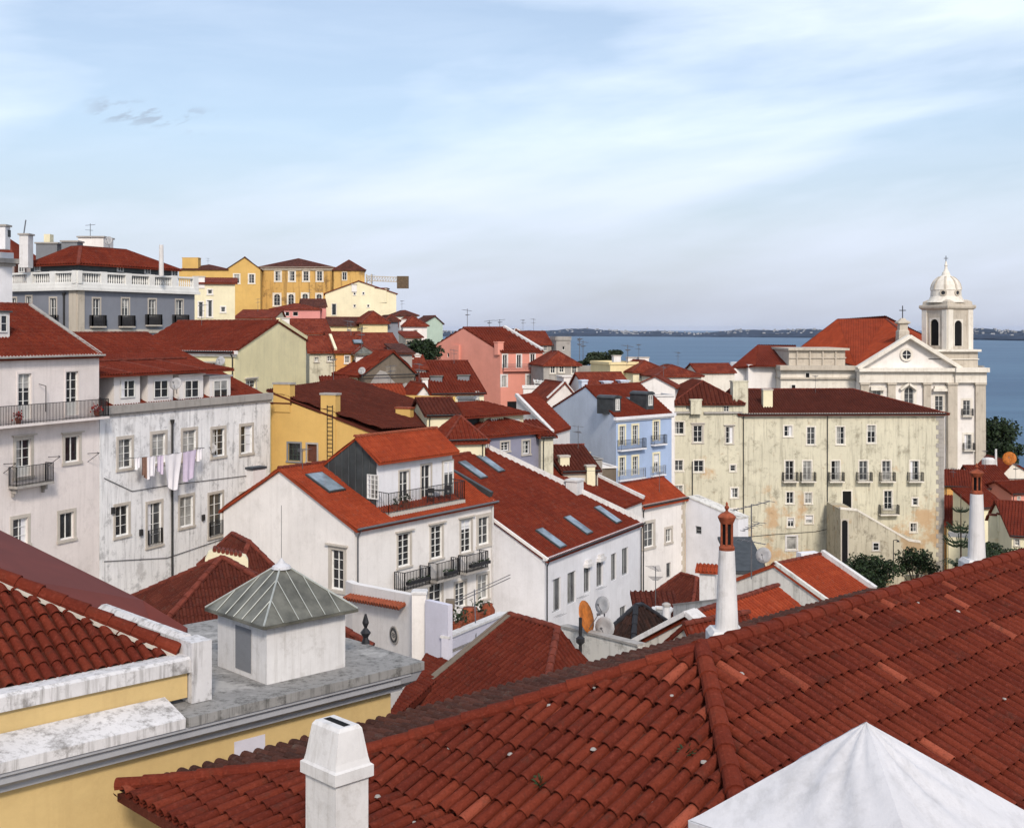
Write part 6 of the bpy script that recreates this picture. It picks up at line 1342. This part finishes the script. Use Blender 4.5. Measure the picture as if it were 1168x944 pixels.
# slate shed, dish and aerial in front of the tenement
simple('slate_shed','dark slate roofed shed behind the weathered white gable',(838,650,86),(872,None,86),6,'stoneg','shed','slate',gp=dict(rise=1.3),o=.2)
simple('grey_canopy','low grey corrugated canopy behind the near white chimney',(835,627,110),(858,None,110),3,'stoneg','flat',gp=dict(par=0,mat='stoneg'))
tag(dish(871.5,633,74,.48,None,dirv=(-.5,-1,.25),mat='dish',post=.9),'grey satellite dish beside the tall rooftop aerial','satellite dish')
tag(antenna(857,575,660,66,None,((.02,2.6,.2),(.3,1.8,.5),(.5,1.5,2.2)),name='tv_aerial',r=.035),'tall rusty television aerial rising above the weathered white gable','tv aerial')
# orange dish, umbrella-like dark roof and two dishes
r6=H('dark_pavilion','dark tiled pavilion roof among satellite dishes in front of the skylight house',(690,722,52),(720,None,51),3.2,'pinkw'); r6.hip(1.05,ins=1.2,ins2=1.6,o=.35).roof('tsoot',.22,capm='iron'); r6.done()
for (x,y,r,dv,mt,lab,Y) in ((665,704,.62,(.75,-.35,.25),'dishr','large rusty orange satellite dish seen nearly edge on',46),(688.5,690,.36,(-.55,-.6,.2),'dish','grey dish with dark red lower half, topmost on the pavilion',49),(691,715,.40,(-.45,-.8,.1),'dish','grey dish with dark stains in front of the pavilion roof',46)):
    tag(dish(x,y,Y,r,None,dirv=dv,mat=mt,post=.9),lab,'satellite dish')
c=at(662,704,45.2); m=MB(); m.tube(c-V((0,0,1.5)),c,.06,n=6); m.lathe(c-V((0,0,1.0)),[(.06,0),(.16,.08),(.16,.25),(.06,.33)],8); tag(m.build('iron_post','iron',None,c-V((0,0,1.5))),'black iron post standing in front of the orange dish','post')
# R4 roof between the buildings
t=thing('courtyard_roof_house','house with broad dark tiled hip roof between terrace wall and near ridge','house',(1,40,-20))
G1,G2=at(581.5,701.6,42.9),at(636,717,40.9); dl=V((-.78,-.62,0)); dr_=V((.62,-.78,0)); fl=lambda p,a,b,drop:p+dl*a+dr_*b-V((0,0,drop))
E1=fl(G1,4.8,0,2.4); E2=fl(G2,4.8,4.4,2.4); E3=V((3.36,40.5,-12.0)); E4=V((1.77,42.5,-12.0))
m=MB()
for p in ([E1,E2,G2,G1],[E2,E3,G2],[E3,E4,G1,G2]): tsurf(m,p,.235,.38,.09,.02,6); m.slab([x-V((0,0,.03)) for x in p],.1)
rf=m.build('roof','tred' if 0 else 'tdark2' if 0 else 'tcourt',t)
m=MB(); caps(m,G1,G2,.12,.4); caps(m,E2,G2,.12,.4); m.build('ridge','cap',rf); m=MB(); m.beam(E1+V((.05,0,.06)),G1+V((.05,0,.06)),.3,.14); m.build('gable_coping','brown',t)
m=MB(); i_=.3; q=[E1-dl*i_,E2-dl*i_-dr_*i_,E3-dr_*i_,E4]; m.loft([[V((p.x,p.y,z)) for p in q] for z in (-22,-12.3)]); m.poly([V((E1.x,E1.y,-12.3))-dl*i_,V((E4.x,E4.y,-12.3))+dl*i_,G1-V((0,0,.2))]); m.build('wall','creamw',t)
r7=H('side_tiled_roof_house','dark tiled lean-to roof tucked beside the yellow building',(440,826,39),(462,None,40),7,'creamw',zb=-22); r7.polys=[[at(430,835,36),at(462,812,38),at(520,757,42.5),at(484,749,42.5)]]; r7.ridges=[]; r7.roof('tcourt',.235,cap=False)
for kx in 'LRBX': r7.W[kx].zt=-15
r7.done()
# dark roofs behind the yellow building
r8=H('dark_pyramid_roof_house','house with very dark red pyramid roof behind the yellow building',(142.5,762.7,39),(420,None,42) if 0 else (CX+F*(-4.9)/42,None,42),(CX+F*(-15.9)/46,None,46),'pinkw',zb=-22); r8.hip(2.55,o=.1).roof('tdark',.24); r8.done()
r9=H('dark_back_roof_house','small dark red roof between cream chimney and central white house',(268,662,52),(322,None,53),5,'pinkw',zb=-22); r9.hip(1.3,ins=1.4,ins2=1.0,o=.2).roof('tdark',.24); r9.done()
c=at(258,657,46); t=thing('cream_chimney_wall','broad rounded cream chimney wall between two dark roofs','chimney',c-V((0,0,2.2)))
W=Wall((c.x-.77,c.y-.1),(c.x+.77,c.y+.25),-12,-9); m=MB(); zt_=-ry(627)*46; fr=[W.P(0,-11.6),W.P(W.L,-11.6),W.P(W.L,zt_-.45),W.P(W.L-.08,zt_-.3),W.P(W.L-.3,zt_-.22),W.P(.35,zt_),W.P(.12,zt_-.1),W.P(0,zt_-.35)]; bk=[p-v3(W.n,0)*.55 for p in fr]; m.loft([fr,bk]); m.build('stack','creamw',t)
m=MB()
for i in range(7): p=fr[5].lerp(fr[4],i/6)-v3(W.n,0)*.28; m.tube(p-v3(W.n,0)*.3+V((0,0,.0)),p+v3(W.n,0)*.3,.08,n=6)
m.build('tile_edge','cap',t)
# --- terrace and garden walls in front of the central white house
t=wseg('emblem_wall','white garden wall with tile ledge and round sign in front of the central house','wall',[(394,662,58),(402,665.5,57),(472,679,52)],-19,.35,'white')
Wg=Wall(x2(402,57),x2(472,52),-19,-19); m=MB(); ka,kb=Wg.hit(398,686)[0],Wg.hit(466,692)[0]
zl_=lambda x,y:Wg.hit(x,y)[1]
n_=20
for i in range(n_):
    f=i/n_; x=401+(465-401)*f; y=680+(691-680)*f; kq,zq,_=Wg.hit(x,y); m.tube(Wg.P(kq,zq+.08,.0),Wg.P(kq,zq-.06,.38),.10,.11,7)
m.build('tile_ledge','terra',t)
kq,zq,_=Wg.hit(450,724); c=Wg.P(kq,zq,.03); n3=v3(Wg.n,0); u3_=v3(Wg.u,0)
s=thing('round_sign','round sign with dark ring and dark lettering on the white garden wall','sign',c); m=MB(); ring(m,c,.22,.30,.04,24,n3,u3_); m.build('ring','signd',s); m=MB(); m.poly([c+n3*.015+u3_*.23*math.cos(2*math.pi*i/24)+V((0,0,.23*math.sin(2*math.pi*i/24))) for i in range(24)]); m.build('face','trim',s)
m=MB()
for z_,w_ in ((.07,.13),(.0,.17),(-.07,.13)):
    for j in range(5): a=-w_+2*w_*j/5; m.obox(c+n3*.02+u3_*a+V((0,0,z_-.018)),u3_*(2*w_/5*.72),V((0,0,.036)),n3*.008)
m.build('lettering','signd',s); m=MB(); ring(m,c-n3*.02,.33,.40,.04,24,n3,u3_); m.build('rim','stoneg',s)
m=MB(); p0=at(478.5,676,51.6); q=[V((p0.x+a,p0.y+b,0)) for a,b in ((-.30,-.3),(.3,-.3),(.3,.3),(-.3,.3))]; m.loft([[p+V((0,0,z)) for p in q] for z in (-19,p0.z)]); tp=thing('gate_pillar','square white pillar between garden wall and lilac terrace wall','pillar',V((p0.x,p0.y,-19))); m.build('shaft','white',tp); m=MB(); m.loft([[c_+(p-c_)*f+V((0,0,z)) for p in q] for c_ in [V((p0.x,p0.y,0))] for f,z in ((1.12,p0.z),(1.12,p0.z+.08),(.9,p0.z+.12))]); m.build('cap','chim',tp)
tw=wseg('lilac_terrace_wall','stepped lilac white terrace wall with sloping white coping right of the pillar','wall',[(485,684,51),(511,690,50)],-19,.25,'lilac')
m=MB(); mc=MB(); p,q=at(511,728,50),at(578,700,56)
d=(q-p); d.z=0; d.normalize(); n_=V((-d.y,d.x,0))*.3; m.loft([[V((p.x,p.y,-19)),V((p.x,p.y,-19))+n_,p+n_,p],[V((q.x,q.y,-19)),V((q.x,q.y,-19))+n_,q+n_,q]]); m.build('wall','lilac',tw); mc.beam(p+n_*.5+V((0,0,.04)),q+n_*.5+V((0,0,.04)),.42,.1); mc.build('coping','chim',tw)
wseg('white_terrace_back_wall','low white parapet at the back of the potted terrace','wall',[(516,690,57),(562,703,60)],-19,.25,'white','chim')
m=MB(); m.slab([at(511,728,50)+V((0,0,-.5)),at(578,702,56)+V((0,0,-.5)),at(562,703,60)+V((0,0,-.4)),at(500,700,56)+V((0,0,-.4))],.15); tag(m.build('terrace_floor','trim',None,at(530,715,54)),kind='structure')
for i,(x,y,s_,lab) in enumerate(((520,722,1.3,'bushy dark plant nearest the corner of the lilac terrace'),(528,718,1.1,'low terracotta pot second from the terrace corner'),(536,714,1.5,'tall round terracotta jar in the middle of the terrace'),(546,710,1.3,'rust coloured pot right of the tall jar'),(556,704,1.2,'round pot at the right end of the terrace'))):
    pottedplant(x,y,52+i*1.3,s_,lab,'pots along the lilac terrace','leaf' if i==0 else 'terra' if i in(2,4) else 'leafg')
p=at(541,672,54.5); m=MB(); m.tube(p,at(543,728,52.5),.025,n=4); m.tube(p+V((-2,-1,-.8)),p+V((1.6,.8,.5)),.02,n=4); m.tube(p+V((-2,-.7,-1.0)),p+V((1.6,1.1,.3)),.02,n=4); tag(m.build('clothes_pole','alu',None,at(543,728,52.5)),'thin grey metal clothes pole with two arms on the lilac terrace','clothes pole')
p=at(513.5,700,52.5); t=thing('brick_chimney','slim brown brick flue standing in the terrace corner','chimney',p-V((0,0,1))); m=MB(); m.box(p.x-.13,p.y-.13,p.z-1.2,p.x+.13,p.y+.13,p.z+.25); m.build('shaft','terra',t); m=MB(); m.box(p.x-.19,p.y-.19,p.z+.25,p.x+.19,p.y+.19,p.z+.62); m.build('head','brown',t)
# --- aerials on the skyline (each its own thing)
for x,yt,yb,Y,lab in ((533,352,376,188,'aerial on the pink house ridge, nearest the gable peak'),(558,365,376,190,'short aerial above the middle of the pink roof'),(570,364,376,192,'short aerial above the right end of the pink roof ridge'),(661,385,411,170,'pair of tall thin aerials left of the riverside tree'),(665,388,411,171,'second thin aerial beside the riverside tree'),(716,393,414,160,'dark aerial between the little cream chimneys before the river')):
    tag(antenna(x,yt,yb,Y,None,((.08,1.6,x%3),(.3,1.0,1)),name='tv_aerial',r=.045),lab,'tv aerial')
# --- crane
t=thing('tower_crane','yellow grey tower crane jib with square counterweight above the cream hill house','crane',at(424,352,300)); k=300/F
p,q=at(418,320,300),at(455,321.5,300); m=MB()
for dz in (0,1.1): m.beam(p+V((0,0,dz)),q+V((0,0,dz)),.22,.22)
n_=12
for i in range(n_): a=p.lerp(q,i/n_); b_=p.lerp(q,(i+1)/n_); m.beam(a,b_+V((0,0,1.1)),.12,.12); m.beam(a,a+V((0,0,1.1)),.12,.12)
m.build('jib','stone',t); m=MB(); c=at(459.5,322,300); m.box(c.x-1.4,c.y-.6,c.z-1.5,c.x+1.4,c.y+.6,c.z+1.5); m.build('counterweight','wood',t)
m=MB(); c=at(421,322,300); 
for sx in(-.6,.6):
    for sy in(-.6,.6): m.beam(c+V((sx,sy,-14)),c+V((sx,sy,2)),.2,.2)
for i in range(12): m.beam(c+V((-.6,-.6,-14+i*1.3)),c+V((.6,-.6,-12.7+i*1.3)),.12,.12)
m.build('mast','stone',t)
# --- ships
def ship(px,py,L_,lab):
    Y=70/((py-HY)/F); c=at(px,py,Y); t=thing('ship',lab,'ship',c,'white ships on the river'); m=MB(); hs=[]
    for f,w_ in ((-.5,.6),(-.35,1),(.3,1),(.5,.05)): hs.append([c+V((L_*f,w_*L_*.07,0)),c+V((L_*f,-w_*L_*.07,0)),c+V((L_*f*1.04,-w_*L_*.08,L_*.07)),c+V((L_*f*1.04,w_*L_*.08,L_*.07))])
    m.loft(hs); m.build('hull','shipw',t); m=MB(); m.box(c.x-L_*.36,c.y-L_*.05,c.z+L_*.07,c.x+L_*.22,c.y+L_*.05,c.z+L_*.13); m.box(c.x-L_*.25,c.y-L_*.04,c.z+L_*.13,c.x+L_*.12,c.y+L_*.04,c.z+L_*.17); m.build('superstructure','shipw',t); m=MB(); m.tube(c+V((0,0,L_*.17)),c+V((0,0,L_*.23)),L_*.02,n=8); m.build('funnel','stoneg',t)
ship(744,382.3,105,'long white ferry on the river beyond the pink house'); ship(1150,386.8,40,'white ship against the far shore at the right edge')
# --- trees
def leaves(m,c,r,n_,s_,rg,fl=.8):
    for i in range(n_):
        d=V((rg.gauss(0,1),rg.gauss(0,1),rg.gauss(0,1))).normalized()*(rg.random()**.45); p=c+V((d.x*r,d.y*r,d.z*r*fl)); a=V((rg.uniform(-1,1),rg.uniform(-1,1),rg.uniform(-1,1))).normalized(); b_=a.cross(V((rg.uniform(-1,1),rg.uniform(-1,1),rg.uniform(-1,1)))).normalized(); q=s_*rg.uniform(.6,1.3)
        m.poly([p-a*q,p-b_*q*.6,p+a*q,p+b_*q*.6])
def tree(px,py,Y,R_,Ht,lab,mt='leaf',nc=9,nl=260,ls=.2,seed=1,fl=.75,grp=None,name='tree'):
    c=at(px,py,Y); t=thing(name,lab,'tree',c-V((0,0,Ht)),grp); rg=random.Random(seed); m=MB(); b0=c-V((0,0,Ht)); fork=b0+V((0,0,Ht*.45)); m.tube(b0,fork,R_*.07+.06,R_*.05+.04,7); cs=[]
    for i in range(nc):
        a=i*2.4+rg.uniform(-.4,.4); rr=R_*rg.uniform(.2,.72); e=c+V((math.cos(a)*rr,math.sin(a)*rr,rg.uniform(-.45,.6)*R_*fl)); cs.append(e); m.tube(fork,e,R_*.03+.02,.02,5)
    m.build('trunk','bark',t); m=MB()
    for e in cs: leaves(m,e,R_*rg.uniform(.28,.5),nl,ls,rg,fl)
    m.build('crown',mt,t); return t
tree(1131,503,215,4.6,12,'dark rounded tree right of the church tower above the river',nc=16,nl=300,ls=.32,seed=4,fl=1.0)
tree(1147,520,205,3.2,9,'smaller dark tree at the right of the church, lower down the bank',nc=10,nl=260,ls=.3,seed=5,fl=.8)
tree(985,650,122,2.4,5,'leafy dark orange tree in the yard left of the lamp post',nc=10,nl=260,ls=.14,seed=6,fl=.8); tree(1003,655,120,2.1,5,'leafy dark tree directly left of the yard lamp post',nc=9,nl=240,ls=.14,seed=7,fl=.85); tree(1043,642,124,2.4,5,'rounded dark tree right of the yard lamp post',nc=11,nl=260,ls=.14,seed=8,fl=.8)
tree(965,650,128,1.9,4,'small shrub tree by the arched doorway',nc=6,nl=200,ls=.14,seed=9)
tree(480,405,160,3.4,8,'dark round tree squeezed left of the pink gable',nc=9,nl=260,ls=.25,seed=10); tree(690,408,178,3.0,6,'flat topped grey green tree above the long grey wall by the river','leafg',nc=9,nl=220,ls=.22,seed=11,fl=.45)
tree(672,412,176,2.2,5,'low grey green bush beside the tall thin aerials','leafg',nc=6,nl=180,ls=.2,seed=12,fl=.5)
tree(1140,634,100,2.6,5,'dark bush behind the right white chimney',nc=9,nl=260,ls=.13,seed=13,fl=.4); tree(1130,640,98,1.6,4,'low purple brown shrub at the foot of the right chimney','leafg',nc=6,nl=200,ls=.12,seed=14,fl=.5)
tree(880,652,88,1.3,3,'small dark shrub behind the dish and aerial',nc=5,nl=160,ls=.12,seed=15)
# monkey puzzle and palm
c=at(1096,640,118); t=thing('monkey_puzzle_tree','monkey puzzle tree with flat tiered branches right of the tenement','tree',c-V((0,0,4))); m=MB(); topz=-ry(563)*118; m.tube(c-V((0,0,4)),V((c.x,c.y,topz)),.14,.03,6); m.build('trunk','bark',t); m=MB(); rg=random.Random(3)
for py_,r_ in ((582,.75),(600,1.3),(604,1.35),(616,1.6),(620,1.6)):
    z_=-ry(py_)*118
    for i in range(13):
        a=i*2*math.pi/13+rg.uniform(-.1,.1); e=V((math.cos(a)*r_,math.sin(a)*r_,.35*r_)); b0=V((c.x,c.y,z_)); prev=b0
        for j in range(1,5):
            f=j/4; p=b0+V((e.x*f,e.y*f,-.25*r_*math.sin(f*2.6)+.35*r_*f*f)); m.tube(prev,p,.05,.04,4)
            for q_ in range(7): d=V((rg.uniform(-1,1),rg.uniform(-1,1),rg.uniform(-.5,.8)))*.16; m.poly([p,p+d,p+d+V((.05,.05,.03))])
            prev=p
m.build('crown','leaf',t)
c=at(1091,646,108); t=thing('palm_tree','low palm with arching fronds below the monkey puzzle tree','tree',c-V((0,0,3))); m=MB(); m.tube(c-V((0,0,3)),c,.18,.15,7); m.build('trunk','bark',t); m=MB()
for i in range(18):
    a=i*2.39; L_=1.7; prev=c
    for j in range(1,8):
        f=j/7; p=c+V((math.cos(a)*L_*f,math.sin(a)*L_*f,.9*f*(1.1-1.1*f)*L_+.1*(i%3))); d=V((-math.sin(a),math.cos(a),-.5))*.28*(1.1-f); m.poly([prev,p+d,p]); m.poly([prev,p-V((d.x,d.y,-d.z)),p]); prev=p
m.build('crown','leafg',t)
c=at(1019,650,122); t=thing('street_lamp','thin hooked street lamp in the yard between the dark trees','street lamp',c); m=MB(); tp=at(1019,616,122); m.tube(c-V((0,0,1)),tp,.06,.04,6); m.tube(tp,tp+V((.35,-.2,.1)),.035,n=5); m.build('post','iron',t); m=MB(); m.lathe(tp+V((.4,-.2,-.12)),[(.16,0),(.1,.16)],8); m.build('lamp_head','iron',t)
simple('yard_wall','pale yard wall with coping between the yard trees and tenement',(1033,656,126),(1060,None,126),.4,'creamw','flat',gp=dict(par=0))
simple('white_yard_building','low white building behind the palm, right of the tenement',(1082,612,131),(1112,None,130),4,'creamw','flat',gp=dict(par=0))
